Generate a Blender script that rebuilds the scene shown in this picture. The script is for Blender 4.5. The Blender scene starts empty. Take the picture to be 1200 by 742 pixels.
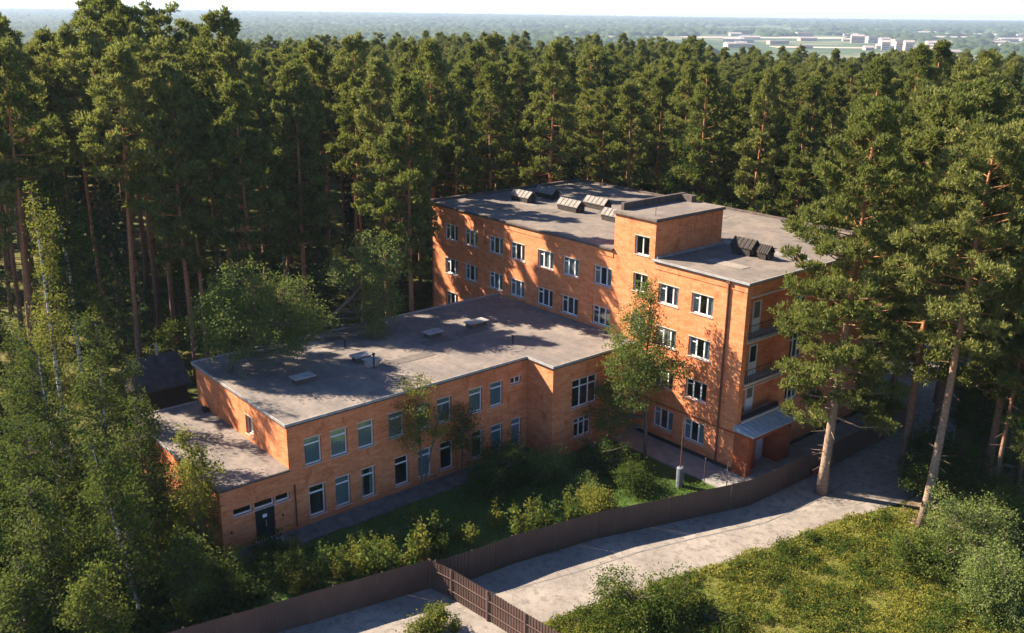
import bpy, math, random
import numpy as np
from mathutils import Matrix, Vector

# ------------------------------------------------------------------ camera, world, sun, exposure
scene = bpy.context.scene
COL = scene.collection
CAM = dict(f=1126.902, roll=.0111, pitch=.3072, yaw=.8634, loc=(37.295, -52.890, 31.518))
def cam_axes():
    y, p, r = CAM['yaw'], CAM['pitch'], CAM['roll']
    fw = np.array([-math.sin(y)*math.cos(p), math.cos(y)*math.cos(p), -math.sin(p)])
    rt = np.array([math.cos(y), math.sin(y), 0]); up = np.cross(rt, fw)
    return math.cos(r)*rt+math.sin(r)*up, math.cos(r)*up-math.sin(r)*rt, fw
AX_R, AX_U, AX_F = cam_axes()
camd = bpy.data.cameras.new('camera')
camd.sensor_width = 36.0
camd.lens = 36.0*CAM['f']/1200.0
camd.clip_start = .5
camd.clip_end = 60000
cam = bpy.data.objects.new('camera', camd)
COL.objects.link(cam)
mw = Matrix.Identity(4)
for i in range(3):
    mw[i][0] = AX_R[i]; mw[i][1] = AX_U[i]; mw[i][2] = -AX_F[i]; mw[i][3] = CAM['loc'][i]
cam.matrix_world = mw
scene.camera = cam

SUN_EL = 35.0
SUN_AZ = 30.0          # direction the light travels, degrees from +x towards +y
w = bpy.data.worlds.new('World'); scene.world = w; w.use_nodes = True
nt = w.node_tree; nt.nodes.clear()
wo = nt.nodes.new('ShaderNodeOutputWorld'); bg = nt.nodes.new('ShaderNodeBackground'); sky = nt.nodes.new('ShaderNodeTexSky')
sky.sky_type = 'NISHITA'; sky.sun_disc = False
sky.sun_elevation = math.radians(SUN_EL)
sky.sun_rotation = math.radians((90-(SUN_AZ+180)) % 360)
sky.air_density = .8; sky.dust_density = .1; sky.ozone_density = 2.0
bg.inputs[1].default_value = 0.060
tint = nt.nodes.new('ShaderNodeMix'); tint.data_type = 'RGBA'; tint.blend_type = 'MULTIPLY'; tint.inputs[0].default_value = 1; tint.inputs[7].default_value = (.79, .89, 1.06, 1)
nt.links.new(sky.outputs[0], tint.inputs[6]); nt.links.new(tint.outputs[2], bg.inputs[0]); nt.links.new(bg.outputs[0], wo.inputs[0])

sund = bpy.data.lights.new('sun', 'SUN'); sund.energy = 5.0; sund.angle = math.radians(.5); sund.color = (1, .86, .68)
sun = bpy.data.objects.new('sun', sund); COL.objects.link(sun)
tv = Vector((math.cos(math.radians(SUN_AZ))*math.cos(math.radians(SUN_EL)), math.sin(math.radians(SUN_AZ))*math.cos(math.radians(SUN_EL)), -math.sin(math.radians(SUN_EL))))
sun.rotation_euler = tv.to_track_quat('-Z', 'Y').to_euler()
sun.location = (-40, -40, 80)

vs = scene.view_settings
scene.display_settings.display_device = 'sRGB'
vs.view_transform = 'Standard'; vs.look = 'None'; vs.gamma = 1; vs.use_curve_mapping = False
vs.exposure = 1.82
cy = scene.cycles
cy.max_bounces = 6; cy.diffuse_bounces = 3; cy.glossy_bounces = 2; cy.transmission_bounces = 3; cy.transparent_max_bounces = 6; cy.volume_bounces = 0
cy.use_denoising = True
cy.caustics_reflective = False; cy.caustics_refractive = False
cy.sample_clamp_indirect = 4

rng = np.random.default_rng(7)
random.seed(7)

# ------------------------------------------------------------------ materials
def new_mat(name):
    m = bpy.data.materials.new(name); m.use_nodes = True
    n = m.node_tree.nodes; n.clear()
    out = n.new('ShaderNodeOutputMaterial')
    return m, m.node_tree, out
def node(t, kind, **kw):
    n = t.nodes.new(kind)
    for k, v in kw.items():
        if k == 'inp':
            for a, b in v.items(): n.inputs[a].default_value = b
        else: setattr(n, k, v)
    return n
def ramp(t, fac, stops):
    r = t.nodes.new('ShaderNodeValToRGB'); e = r.color_ramp.elements
    while len(e) < len(stops): e.new(.5)
    for i, (p, c) in enumerate(stops):
        e[i].position = p; e[i].color = (*c, 1)
    t.links.new(fac, r.inputs[0]); return r.outputs[0]
def noise(t, vec, scale, detail=4, rough=.55):
    n = t.nodes.new('ShaderNodeTexNoise'); n.inputs['Scale'].default_value = scale; n.inputs['Detail'].default_value = detail; n.inputs['Roughness'].default_value = rough
    if vec is not None: t.links.new(vec, n.inputs['Vector'])
    return n.outputs[0]
def mixc(t, fac, a, b, mode='MIX'):
    m = t.nodes.new('ShaderNodeMix'); m.data_type = 'RGBA'; m.blend_type = mode
    for sock, v in ((m.inputs[0], fac), (m.inputs[6], a), (m.inputs[7], b)):
        if hasattr(v, 'links') or hasattr(v, 'is_output') : t.links.new(v, sock)
        elif isinstance(v, (int, float)): sock.default_value = v
        else: sock.default_value = (*v, 1)
    return m.outputs[2]
def math_(t, op, a, b=0.0, clamp=False):
    m = t.nodes.new('ShaderNodeMath'); m.operation = op; m.use_clamp = clamp
    for s, v in ((m.inputs[0], a), (m.inputs[1], b)):
        if isinstance(v, (int, float)): s.default_value = v
        else: t.links.new(v, s)
    return m.outputs[0]
def bump(t, h, strength, dist):
    b = t.nodes.new('ShaderNodeBump'); b.inputs['Strength'].default_value = strength; b.inputs['Distance'].default_value = dist
    t.links.new(h, b.inputs['Height']); return b.outputs[0]
def coord(t, which='Object'):
    return t.nodes.new('ShaderNodeTexCoord').outputs[which]
def worldpos(t):
    return t.nodes.new('ShaderNodeNewGeometry').outputs['Position']
def principled(t, out, col, rough=.8, metal=0, normal=None, spec=.3):
    p = t.nodes.new('ShaderNodeBsdfPrincipled')
    if isinstance(col, tuple): p.inputs['Base Color'].default_value = (*col, 1)
    else: t.links.new(col, p.inputs['Base Color'])
    if isinstance(rough, (int, float)): p.inputs['Roughness'].default_value = rough
    else: t.links.new(rough, p.inputs['Roughness'])
    p.inputs['Metallic'].default_value = metal
    p.inputs['Specular IOR Level'].default_value = spec
    if normal is not None: t.links.new(normal, p.inputs['Normal'])
    t.links.new(p.outputs[0], out.inputs[0]); return p
def simple(name, col, rough=.7, metal=0, var=.12, scale=3.0, spec=.3):
    m, t, out = new_mat(name)
    n = noise(t, worldpos(t), scale, 5)
    c = ramp(t, n, [(.3, tuple(x*(1-var) for x in col)), (.7, tuple(min(1, x*(1+var)) for x in col))])
    principled(t, out, c, rough, metal, bump(t, n, .15, .02), spec); return m

def brick_mat(name, c1, c2, mortar, tint):
    m, t, out = new_mat(name)
    p = worldpos(t)
    sep = t.nodes.new('ShaderNodeSeparateXYZ'); t.links.new(p, sep.inputs[0])
    s = math_(t, 'ADD', sep.outputs[0], sep.outputs[1])
    cmb = t.nodes.new('ShaderNodeCombineXYZ'); t.links.new(s, cmb.inputs[0]); t.links.new(sep.outputs[2], cmb.inputs[1])
    b = t.nodes.new('ShaderNodeTexBrick'); t.links.new(cmb.outputs[0], b.inputs['Vector'])
    b.inputs['Scale'].default_value = 1; b.inputs['Brick Width'].default_value = .26; b.inputs['Row Height'].default_value = .077
    b.inputs['Mortar Size'].default_value = .006; b.inputs['Mortar Smooth'].default_value = .3
    b.inputs['Color1'].default_value = (*c1, 1); b.inputs['Color2'].default_value = (*c2, 1); b.inputs['Mortar'].default_value = (*mortar, 1)
    # courses and batches of differently fired brick
    mp = t.nodes.new('ShaderNodeMapping'); t.links.new(cmb.outputs[0], mp.inputs[0]); mp.inputs['Scale'].default_value = (.9, 2.4, 1)
    n1 = noise(t, mp.outputs[0], 1.0, 5, .7)
    c = mixc(t, ramp(t, n1, [(.40, (0, 0, 0)), (.62, (1, 1, 1))]), b.outputs[0], tint, 'MULTIPLY')
    n2 = noise(t, p, .35, 4)
    c = mixc(t, ramp(t, n2, [(.5, (0, 0, 0)), (.8, (.5, .5, .5))]), c, (.80, .66, .55), 'MULTIPLY')
    mp2 = t.nodes.new('ShaderNodeMapping'); t.links.new(cmb.outputs[0], mp2.inputs[0]); mp2.inputs['Scale'].default_value = (2.2, .22, 1)
    n3 = noise(t, mp2.outputs[0], 1.0, 4, .6)
    c = mixc(t, ramp(t, n3, [(.56, (0, 0, 0)), (.75, (.55, .55, .55))]), c, (.72, .62, .55), 'MULTIPLY')
    mp3 = t.nodes.new('ShaderNodeMapping'); t.links.new(cmb.outputs[0], mp3.inputs[0]); mp3.inputs['Scale'].default_value = (1.1, .5, 1)
    n4 = noise(t, mp3.outputs[0], 1.0, 6, .75)
    c = mixc(t, ramp(t, n4, [(.57, (0, 0, 0)), (.62, (.6, .6, .6))]), c, (.66, .52, .44), 'MULTIPLY')
    g = ramp(t, sep.outputs[2], [(0, (1, 1, 1)), (.9, (0, 0, 0))])
    c = mixc(t, math_(t, 'MULTIPLY', g, .45), c, (.55, .5, .45), 'MULTIPLY')
    principled(t, out, c, .85, 0, bump(t, b.outputs['Fac'], .3, -.01), .2)
    return m
BRICK = brick_mat('orange brick', (.80, .285, .115), (.69, .215, .082), (.50, .34, .24), (.83, .70, .58))
BRICK_RED = brick_mat('deep red brick', (.42, .10, .035), (.33, .08, .03), (.25, .13, .09), (.8, .7, .6))

def roof_mat(name, base, patch):
    m, t, out = new_mat(name)
    p = worldpos(t)
    mp = t.nodes.new('ShaderNodeMapping'); t.links.new(p, mp.inputs[0]); mp.inputs['Scale'].default_value = (1, 1, 1)
    sep = t.nodes.new('ShaderNodeSeparateXYZ'); t.links.new(p, sep.inputs[0])
    strip = t.nodes.new('ShaderNodeTexBrick'); t.links.new(p, strip.inputs['Vector'])
    strip.inputs['Scale'].default_value = 1; strip.inputs['Brick Width'].default_value = 9; strip.inputs['Row Height'].default_value = 1.0
    strip.inputs['Mortar Size'].default_value = .035; strip.inputs['Mortar Smooth'].default_value = .5
    strip.inputs['Color1'].default_value = (*base, 1); strip.inputs['Color2'].default_value = (*[x*.92 for x in base], 1); strip.inputs['Mortar'].default_value = (*[x*.62 for x in base], 1)
    n = noise(t, p, .45, 6, .65)
    c = mixc(t, ramp(t, n, [(.42, (0, 0, 0)), (.62, (1, 1, 1))]), strip.outputs[0], patch)
    n2 = noise(t, p, 2.5, 6, .7)
    c = mixc(t, ramp(t, n2, [(.45, (0, 0, 0)), (.75, (.8, .8, .8))]), c, tuple(x*.62 for x in base))
    principled(t, out, c, .9, 0, bump(t, n2, .4, .03), .2)
    return m
FELT = roof_mat('main roof felt', (.165, .140, .122), (.22, .18, .15))
FELT_WING = roof_mat('wing roof felt', (.180, .155, .140), (.245, .203, .172))
METAL_EDGE = simple('galvanised edge', (.34, .33, .32), .6, .2, .25, 2.5)
DARK_EDGE = simple('dark roof edge', (.10, .075, .065), .8, 0, .4, 2.0)
WHITE_PVC = simple('white frame paint', (.74, .75, .76), .5, 0, .08, 4)
LINTEL = simple('pale mortar lintel', (.62, .47, .38), .85, 0, .12, 6)
SILL = simple('zinc window sill', (.55, .56, .58), .45, .3, .12, 5)
BLACK_METAL = simple('black metal', (.02, .02, .022), .5, .3, .3, 3)
PIPE = simple('brown downpipe', (.13, .055, .035), .6, 0, .25, 3)
CONC = simple('grey concrete', (.34, .33, .32), .9, 0, .2, 2.5)
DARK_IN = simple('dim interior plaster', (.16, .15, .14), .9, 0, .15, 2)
WOOD_DARK = simple('weathered dark wood', (.040, .032, .028), .85, 0, .4, 6)
SHED_ROOF = simple('mossy shed roofing', (.075, .068, .062), .9, 0, .4, 2)
DOORPALE = simple('pale painted door', (.42, .44, .48), .6, 0, .1, 3)
CANOPY = simple('blue grey canopy sheet', (.36, .44, .50), .5, .2, .18, 3)
VENTROOF = simple('ventilator roof sheet', (.185, .165, .15), .7, .1, .25, 3)
PAPER = simple('white notice', (.8, .8, .8), .7, 0, .02, 3)
POLE = simple('rusty grey pole', (.10, .08, .075), .7, .2, .3, 4)
CYL = simple('grey painted cylinder', (.15, .165, .19), .6, .1, .2, 4)
TYRE = simple('whitewashed rubber', (.5, .5, .5), .8, 0, .15, 5)
REDLID = simple('dull red metal', (.22, .045, .035), .6, .1, .2, 5)

def fence_mat():
    m, t, out = new_mat('chocolate sheet metal')
    p = worldpos(t)
    info = t.nodes.new('ShaderNodeObjectInfo')
    n = noise(t, p, 1.2, 5)
    c = ramp(t, n, [(.3, (.088, .050, .040)), (.75, (.125, .074, .058))])
    c2 = mixc(t, math_(t, 'MULTIPLY', info.outputs['Random'], .5), c, (.06, .042, .034))
    principled(t, out, c2, .5, .1, None, .35)
    return m
FENCE = fence_mat()
FENCE_FR = simple('fence rail steel', (.16, .10, .085), .5, .2, .15, 3)

def glass_mat(name, tint):
    m, t, out = new_mat(name)
    fr = t.nodes.new('ShaderNodeLayerWeight'); fr.inputs[0].default_value = .35
    f = math_(t, 'MULTIPLY_ADD', math_(t, 'POWER', fr.outputs['Facing'], 2.0), .8); m_ = f.node; m_.inputs[2].default_value = .16; m_.use_clamp = True
    g = t.nodes.new('ShaderNodeBsdfGlossy'); g.inputs['Roughness'].default_value = .04; g.inputs['Color'].default_value = (.8, .88, .95, 1)
    nb = noise(t, worldpos(t), 1.4, 2)
    t.links.new(bump(t, nb, .06, .2), g.inputs['Normal'])
    tr = t.nodes.new('ShaderNodeBsdfTransparent'); tr.inputs[0].default_value = (*tint, 1)
    mx = t.nodes.new('ShaderNodeMixShader'); t.links.new(f, mx.inputs[0]); t.links.new(tr.outputs[0], mx.inputs[1]); t.links.new(g.outputs[0], mx.inputs[2])
    t.links.new(mx.outputs[0], out.inputs[0]); return m
GLASS = glass_mat('window glass', (.78, .84, .84))
def curtain_mat():
    m, t, out = new_mat('curtain cloth')
    info = t.nodes.new('ShaderNodeObjectInfo')
    c = ramp(t, info.outputs['Random'], [(0, (.45, .60, .66)), (.35, (.66, .72, .76)), (.7, (.80, .72, .60)), (1, (.60, .64, .62))])
    wv = t.nodes.new('ShaderNodeTexWave'); wv.inputs['Scale'].default_value = 2.2; wv.inputs['Distortion'].default_value = 2
    t.links.new(coord(t), wv.inputs[0])
    c = mixc(t, math_(t, 'MULTIPLY', wv.outputs['Fac'], .4), c, (.35, .37, .4))
    principled(t, out, c, .9); return m
CURTAIN = curtain_mat()

def leaf_mat(name, c_dark, c_mid, c_light, transl=.3, nscale=.55, spec=.25):
    m, t, out = new_mat(name)
    geo = t.nodes.new('ShaderNodeNewGeometry'); info = t.nodes.new('ShaderNodeObjectInfo')
    n = noise(t, coord(t), nscale, 3, .6)
    v = math_(t, 'ADD', math_(t, 'MULTIPLY', n, .9), math_(t, 'MULTIPLY', geo.outputs['Random Per Island'], .35))
    v = math_(t, 'ADD', v, math_(t, 'MULTIPLY', info.outputs['Random'], .28))
    c = ramp(t, v, [(.42, c_dark), (.74, c_mid), (1.0, c_light)])
    d = t.nodes.new('ShaderNodeBsdfPrincipled'); t.links.new(c, d.inputs['Base Color']); d.inputs['Roughness'].default_value = .8; d.inputs['Specular IOR Level'].default_value = .06
    tl = t.nodes.new('ShaderNodeBsdfTranslucent')
    c3 = mixc(t, .5, c, (.24, .28, .04), 'MIX'); t.links.new(c3, tl.inputs[0])
    mx = t.nodes.new('ShaderNodeMixShader'); mx.inputs[0].default_value = transl
    t.links.new(d.outputs[0], mx.inputs[1]); t.links.new(tl.outputs[0], mx.inputs[2]); t.links.new(mx.outputs[0], out.inputs[0])
    return m
NEEDLE = leaf_mat('pine needles', (.042, .060, .016), (.130, .144, .036), (.250, .240, .072), .36)
NEEDLE_B = leaf_mat('near pine needles', (.048, .070, .018), (.136, .152, .042), (.255, .245, .082), .36, 1.2)
SPRUCE = leaf_mat('spruce needles', (.020, .042, .022), (.040, .070, .032), (.070, .10, .04), .12)
LEAF = leaf_mat('broad leaves', (.018, .042, .009), (.052, .088, .016), (.15, .165, .035), .32, 1.0)
LEAF_DK = leaf_mat('dark broad leaves', (.013, .033, .008), (.032, .062, .013), (.10, .125, .030), .28, 1.0)
LEAF_YL = leaf_mat('yellow green leaves', (.085, .10, .018), (.15, .16, .028), (.24, .22, .04), .38, 1.0)
LEAF_LT = leaf_mat('silvery green leaves', (.06, .095, .026), (.115, .155, .042), (.20, .23, .075), .34, 1.2)
WEED = leaf_mat('weeds', (.060, .085, .014), (.135, .150, .024), (.25, .23, .045), .35, .35)
GRASSL = leaf_mat('short grass blades', (.050, .095, .016), (.090, .145, .028), (.17, .19, .045), .3, .35)
FLOORPL = leaf_mat('forest floor plants', (.028, .045, .012), (.065, .085, .018), (.15, .145, .03), .3, .3)

def bark_mat(name, low, high, z0, z1, scale=6):
    m, t, out = new_mat(name)
    oc = coord(t); sep = t.nodes.new('ShaderNodeSeparateXYZ'); t.links.new(oc, sep.inputs[0])
    mr = t.nodes.new('ShaderNodeMapRange'); t.links.new(sep.outputs[2], mr.inputs[0]); mr.inputs[1].default_value = z0; mr.inputs[2].default_value = z1
    n = noise(t, oc, scale, 5, .7)
    c = mixc(t, mr.outputs[0], low, high)
    c = mixc(t, ramp(t, n, [(.4, (0, 0, 0)), (.7, (1, 1, 1))]), c, (.45, .42, .4), 'MULTIPLY')
    principled(t, out, c, .9, 0, bump(t, n, .6, .04), .15); return m
BARK = bark_mat('pine bark', (.24, .15, .11), (.48, .22, .11), 3, 12)
BARK_PALE = bark_mat('sunbleached pine bark', (.33, .23, .17), (.40, .19, .09), 5, 16)
BARK_GREY = bark_mat('grey bark', (.16, .13, .10), (.15, .12, .09), 2, 8)
def birch_mat():
    m, t, out = new_mat('birch bark')
    oc = coord(t); mp = t.nodes.new('ShaderNodeMapping'); t.links.new(oc, mp.inputs[0]); mp.inputs['Scale'].default_value = (1.5, 1.5, 5)
    n = noise(t, mp.outputs[0], 1.2, 4, .7)
    c = ramp(t, n, [(.44, (.05, .045, .04)), (.54, (.62, .60, .55))])
    principled(t, out, c, .8); return m
BARK_BIRCH = birch_mat()

def ground_mat():
    m, t, out = new_mat('forest ground')
    p = worldpos(t)
    n = noise(t, p, .18, 6, .65); n2 = noise(t, p, 1.4, 5, .65)
    c = ramp(t, n, [(.36, (.040, .050, .014)), (.5, (.085, .090, .022)), (.64, (.15, .115, .05))])
    c = mixc(t, ramp(t, n2, [(.45, (0, 0, 0)), (.7, (1, 1, 1))]), c, (.13, .13, .035))
    # far plain: fields and meadows beyond the trees
    sep = t.nodes.new('ShaderNodeSeparateXYZ'); t.links.new(p, sep.inputs[0])
    far = t.nodes.new('ShaderNodeMapRange'); t.links.new(sep.outputs[2], far.inputs[0]); far.inputs[1].default_value = -20; far.inputs[2].default_value = -36
    n3 = noise(t, p, .0022, 5, .6)
    cf = ramp(t, n3, [(.40, (.04, .07, .035)), (.50, (.08, .11, .05)), (.56, (.20, .19, .12)), (.60, (.07, .10, .05))])
    c = mixc(t, far.outputs[0], c, cf)
    principled(t, out, c, .95, 0, bump(t, n2, .8, .15), .1); return m
GROUND = ground_mat()
def lawn_mat(name, a, b, c_):
    m, t, out = new_mat(name)
    p = worldpos(t); n = noise(t, p, .5, 6, .7); n2 = noise(t, p, 5, 4, .7)
    c = ramp(t, n, [(.35, a), (.5, b), (.7, c_)])
    c = mixc(t, ramp(t, n2, [(.4, (0, 0, 0)), (.8, (.7, .7, .7))]), c, tuple(x*1.5 for x in b))
    principled(t, out, c, .95, 0, bump(t, n2, .9, .08), .1); return m
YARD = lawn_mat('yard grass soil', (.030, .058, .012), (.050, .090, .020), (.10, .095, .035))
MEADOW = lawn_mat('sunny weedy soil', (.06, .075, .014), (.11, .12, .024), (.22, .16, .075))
def road_mat():
    m, t, out = new_mat('dusty concrete road')
    p = worldpos(t)
    n = noise(t, p, .28, 6, .6); n2 = noise(t, p, 1.8, 7, .7); n3 = noise(t, p, 12, 4, .6)
    c = ramp(t, n, [(.3, (.165, .145, .13)), (.48, (.235, .205, .18)), (.72, (.33, .285, .245))])
    c = mixc(t, ramp(t, n2, [(.48, (0, 0, 0)), (.62, (.9, .9, .9))]), c, (.14, .122, .108))
    sp = t.nodes.new('ShaderNodeTexVoronoi'); sp.feature = 'DISTANCE_TO_EDGE'; sp.inputs['Scale'].default_value = .42; t.links.new(p, sp.inputs['Vector'])
    c = mixc(t, ramp(t, sp.outputs['Distance'], [(0, (.25, .25, .25)), (.01, (0, 0, 0))]), c, (.13, .12, .10))
    c = mixc(t, ramp(t, n3, [(.4, (0, 0, 0)), (.8, (.4, .4, .4))]), c, (.40, .35, .30))
    principled(t, out, c, .92, 0, bump(t, n2, .5, .05), .15); return m
ROAD = road_mat()
WALK = simple('pale walkway concrete', (.24, .225, .21), .92, 0, .22, 1.2)
WALK_DK = simple('dark grey paving', (.12, .115, .11), .92, 0, .35, 1.5)  # plain darker grey paving for path, kerb and seam
SAND = simple('bare sandy soil', (.26, .19, .12), .95, 0, .3, 1.0)

# ------------------------------------------------------------------ helpers
def tag(o, label=None, cat=None, group=None, kind=None):
    if label: o['label'] = label
    if cat: o['category'] = cat
    if group: o['group'] = group
    if kind: o['kind'] = kind
    return o
def empty(name, loc=(0, 0, 0), rz=0, parent=None):
    o = bpy.data.objects.new(name, None); COL.objects.link(o); o.location = loc; o.rotation_euler = (0, 0, rz)
    o.empty_display_size = .3
    if parent: o.parent = parent
    return o
def link(name, me, parent=None, loc=(0, 0, 0), rz=0):
    o = bpy.data.objects.new(name, me); COL.objects.link(o); o.location = loc; o.rotation_euler = (0, 0, rz)
    if parent: o.parent = parent
    return o
class MB:
    def __init__(s): s.v = []; s.f = []; s.mi = []
    def poly(s, pts, mi=0):
        b = len(s.v); s.v += [tuple(p) for p in pts]; s.f.append(tuple(range(b, b+len(pts)))); s.mi.append(mi); return s
    def box(s, x0, y0, z0, x1, y1, z1, mi=0):
        b = len(s.v)
        s.v += [(x0, y0, z0), (x1, y0, z0), (x1, y1, z0), (x0, y1, z0), (x0, y0, z1), (x1, y0, z1), (x1, y1, z1), (x0, y1, z1)]
        for f in ((3, 2, 1, 0), (4, 5, 6, 7), (0, 1, 5, 4), (1, 2, 6, 5), (2, 3, 7, 6), (3, 0, 4, 7)):
            s.f.append(tuple(b+i for i in f)); s.mi.append(mi)
        return s
    def prism(s, pts, z0, z1, mi=0):
        n = len(pts); b = len(s.v)
        s.v += [(*p, z0) for p in pts]+[(*p, z1) for p in pts]
        s.f.append(tuple(b+i for i in reversed(range(n)))); s.mi.append(mi)
        s.f.append(tuple(b+n+i for i in range(n))); s.mi.append(mi)
        for i in range(n):
            j = (i+1) % n; s.f.append((b+i, b+j, b+n+j, b+n+i)); s.mi.append(mi)
        return s
    def tube(s, pts, rad, n=6, mi=0, cap=True):
        pts = [Vector(p) for p in pts]; b = len(s.v)
        for i, p in enumerate(pts):
            d = (pts[min(i+1, len(pts)-1)]-pts[max(i-1, 0)]).normalized()
            a = d.cross(Vector((0.13, 0.2, 1)) if abs(d.z) < .9 else Vector((1, 0, 0))).normalized(); c = d.cross(a)
            r = rad[i] if hasattr(rad, '__len__') else rad
            for k in range(n):
                t = 2*math.pi*k/n
                s.v.append(tuple(p+a*math.cos(t)*r+c*math.sin(t)*r))
        for i in range(len(pts)-1):
            for k in range(n):
                j = (k+1) % n
                s.f.append((b+i*n+k, b+i*n+j, b+(i+1)*n+j, b+(i+1)*n+k)); s.mi.append(mi)
        if cap:
            s.f.append(tuple(b+k for k in reversed(range(n)))); s.mi.append(mi)
            e = b+(len(pts)-1)*n; s.f.append(tuple(e+k for k in range(n))); s.mi.append(mi)
        return s
    def mesh(s, name, mats, smooth=False):
        me = bpy.data.meshes.new(name); me.from_pydata(s.v, [], s.f)
        for m in (mats if isinstance(mats, (list, tuple)) else [mats]): me.materials.append(m)
        if any(s.mi): me.polygons.foreach_set('material_index', s.mi)
        if smooth: me.polygons.foreach_set('use_smooth', [True]*len(s.f))
        me.update(); return me
    def build(s, name, mats, parent=None, loc=(0, 0, 0), rz=0, smooth=False):
        return link(name, s.mesh(name, mats, smooth), parent, loc, rz)
def tri_mesh(name, V, F, mat, mi=None):
    """V (N,3) float, F (M,k) int."""
    me = bpy.data.meshes.new(name); k = F.shape[1]
    me.vertices.add(len(V)); me.vertices.foreach_set('co', V.astype(np.float32).ravel())
    me.loops.add(F.size); me.loops.foreach_set('vertex_index', F.astype(np.int32).ravel())
    me.polygons.add(len(F)); me.polygons.foreach_set('loop_start', np.arange(0, F.size, k, dtype=np.int32))
    for m in (mat if isinstance(mat, (list, tuple)) else [mat]): me.materials.append(m)
    if mi is not None: me.polygons.foreach_set('material_index', mi)
    me.update(calc_edges=True); return me

def project(p):
    q = np.asarray(p, float)-np.array(CAM['loc']); z = q@AX_F
    return 600+CAM['f']*(q@AX_R)/z, 371-CAM['f']*(q@AX_U)/z, z

# ------------------------------------------------------------------ foliage generators
def unit(v): return v/np.maximum(np.linalg.norm(v, axis=-1, keepdims=True), 1e-9)
def needles(centers, outdir, n, length, width, r):
    """tufts of thin triangles opening outwards and upwards from each centre"""
    N = len(centers); c = np.repeat(centers, n, 0); o = np.repeat(outdir, n, 0)
    d = unit(o*.55+np.array([0, 0, .55])+r.normal(0, .62, (N*n, 3)))
    L = length*r.uniform(.6, 1.15, (N*n, 1)); side = unit(np.cross(d, r.normal(0, 1, (N*n, 3))))*width*.5
    c = c+r.normal(0, length*.18, (N*n, 3))
    mid = c+d*L*.45
    V = np.stack([c, mid+side, c+d*L, mid-side], 1).reshape(-1, 3)
    F = np.arange(len(V)).reshape(-1, 4); return V, F
def leaves(centers, spread, n, size, r, flat=.6):
    N = len(centers); c = np.repeat(centers, n, 0)+r.normal(0, 1, (N*n, 3))*np.repeat(spread, n, 0)[:, None]*np.array([1, 1, .75])
    nrm = unit(r.normal(0, 1, (N*n, 3))+np.array([0, 0, flat])); a = unit(np.cross(nrm, r.normal(0, 1, (N*n, 3)))); b = np.cross(nrm, a)
    s = size*r.uniform(.6, 1.3, (N*n, 1))
    V = np.stack([c-a*s*.55, c+b*s*.32, c+a*s*.55, c-b*s*.32], 1).reshape(-1, 3)
    return V, np.arange(len(V)).reshape(-1, 4)

def pine_meshes(name, seed, H, r0, hb, R, n_limb=46, tuft=13, pads=5, cone=.6, dead=10, mats=(None, None), nl=.30, nw=.085, nn=8, trunk_lean=(0, 0), sun_side=None):
    r = np.random.default_rng(seed)
    ph = r.uniform(0, 6.28, 2)
    def tp(z):
        s = z/H
        return np.array([trunk_lean[0]*s+.28*math.sin(s*3.2+ph[0])*s, trunk_lean[1]*s+.28*math.sin(s*2.7+ph[1])*s, z])
    m = MB()
    zs = np.linspace(0, H*.985, 13)
    m.tube([tp(z) for z in zs], [r0*(1.35 if z == 0 else 1)*(1-.86*(z/H)**1.1)+.015 for z in zs], 8)
    T, O = [], []
    for i in range(n_limb):
        t = (i+.5)/n_limb; t = t**.85
        z = hb+(H-hb)*t*.985
        prof = (1-t)**cone*(.55+.45*min(1, t/.22)) if cone else 1
        L = R*prof*r.choice([.5, .75, .9, 1.0, 1.15, 1.3])*r.uniform(.9, 1.1)+.35
        az = i*2.39996+r.uniform(-.5, .5)
        if sun_side is not None and math.cos(az-sun_side) < -.3: L *= .7
        rise = -.10+.75*t+r.uniform(-.12, .2)
        b = tp(z); d = np.array([math.cos(az), math.sin(az), rise]); d /= np.linalg.norm(d)
        e = b+d*L+np.array([0, 0, .10*L]); mid = b+d*L*.5-np.array([0, 0, .05*L])
        rl = r0*.26*(1-.6*t)*min(1, L/R+.25)
        m.tube([b, mid, e], [rl, rl*.65, rl*.2], 4, cap=False)
        k = max(2, int(round(pads*(L/R)**1.1*1.5)))
        for j in range(k):
            s = 1-.62*(j/max(1, k))*r.uniform(.8, 1.1)
            lat = unit(np.cross(d, [0, 0, 1]))*r.normal(0, .16*L+.12)
            c = b+(e-b)*s+lat+np.array([0, 0, r.normal(.06, .14)])
            if j and r.random() < .55: m.tube([b+(e-b)*max(.1, s-.15), c], [rl*.45, rl*.12], 3, cap=False)
            pr = r.uniform(.42, .72)*(.75+.3*(1-t))
            nt_ = int(tuft*r.uniform(.7, 1.25))
            u = unit(r.normal(0, 1, (nt_, 3))); rad = r.uniform(.45, 1, (nt_, 1))
            off = u*rad*np.array([pr, pr, pr*.72])
            T.append(c+off); O.append(unit(off+np.array([0, 0, .25])+.3*d))
    # leader
    for q in range(4):
        c = tp(H*(.97+.012*q)); u = unit(r.normal(0, 1, (7, 3))); T.append(c+u*np.array([.3, .3, .3])); O.append(u)
    for i in range(dead):
        z = r.uniform(hb*.35, hb*1.05); az = r.uniform(0, 6.28); L = r.uniform(.4, 1.6); b = tp(z)
        m.tube([b, b+np.array([math.cos(az)*L, math.sin(az)*L, -.12*L])], [.03, .01], 3, cap=False)
    tr = m.mesh(name+'_trunk', mats[0], smooth=True)
    V, F = needles(np.concatenate(T), np.concatenate(O), nn, nl, nw, r)
    return tr, tri_mesh(name+'_crown', V, F, mats[1])

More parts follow.
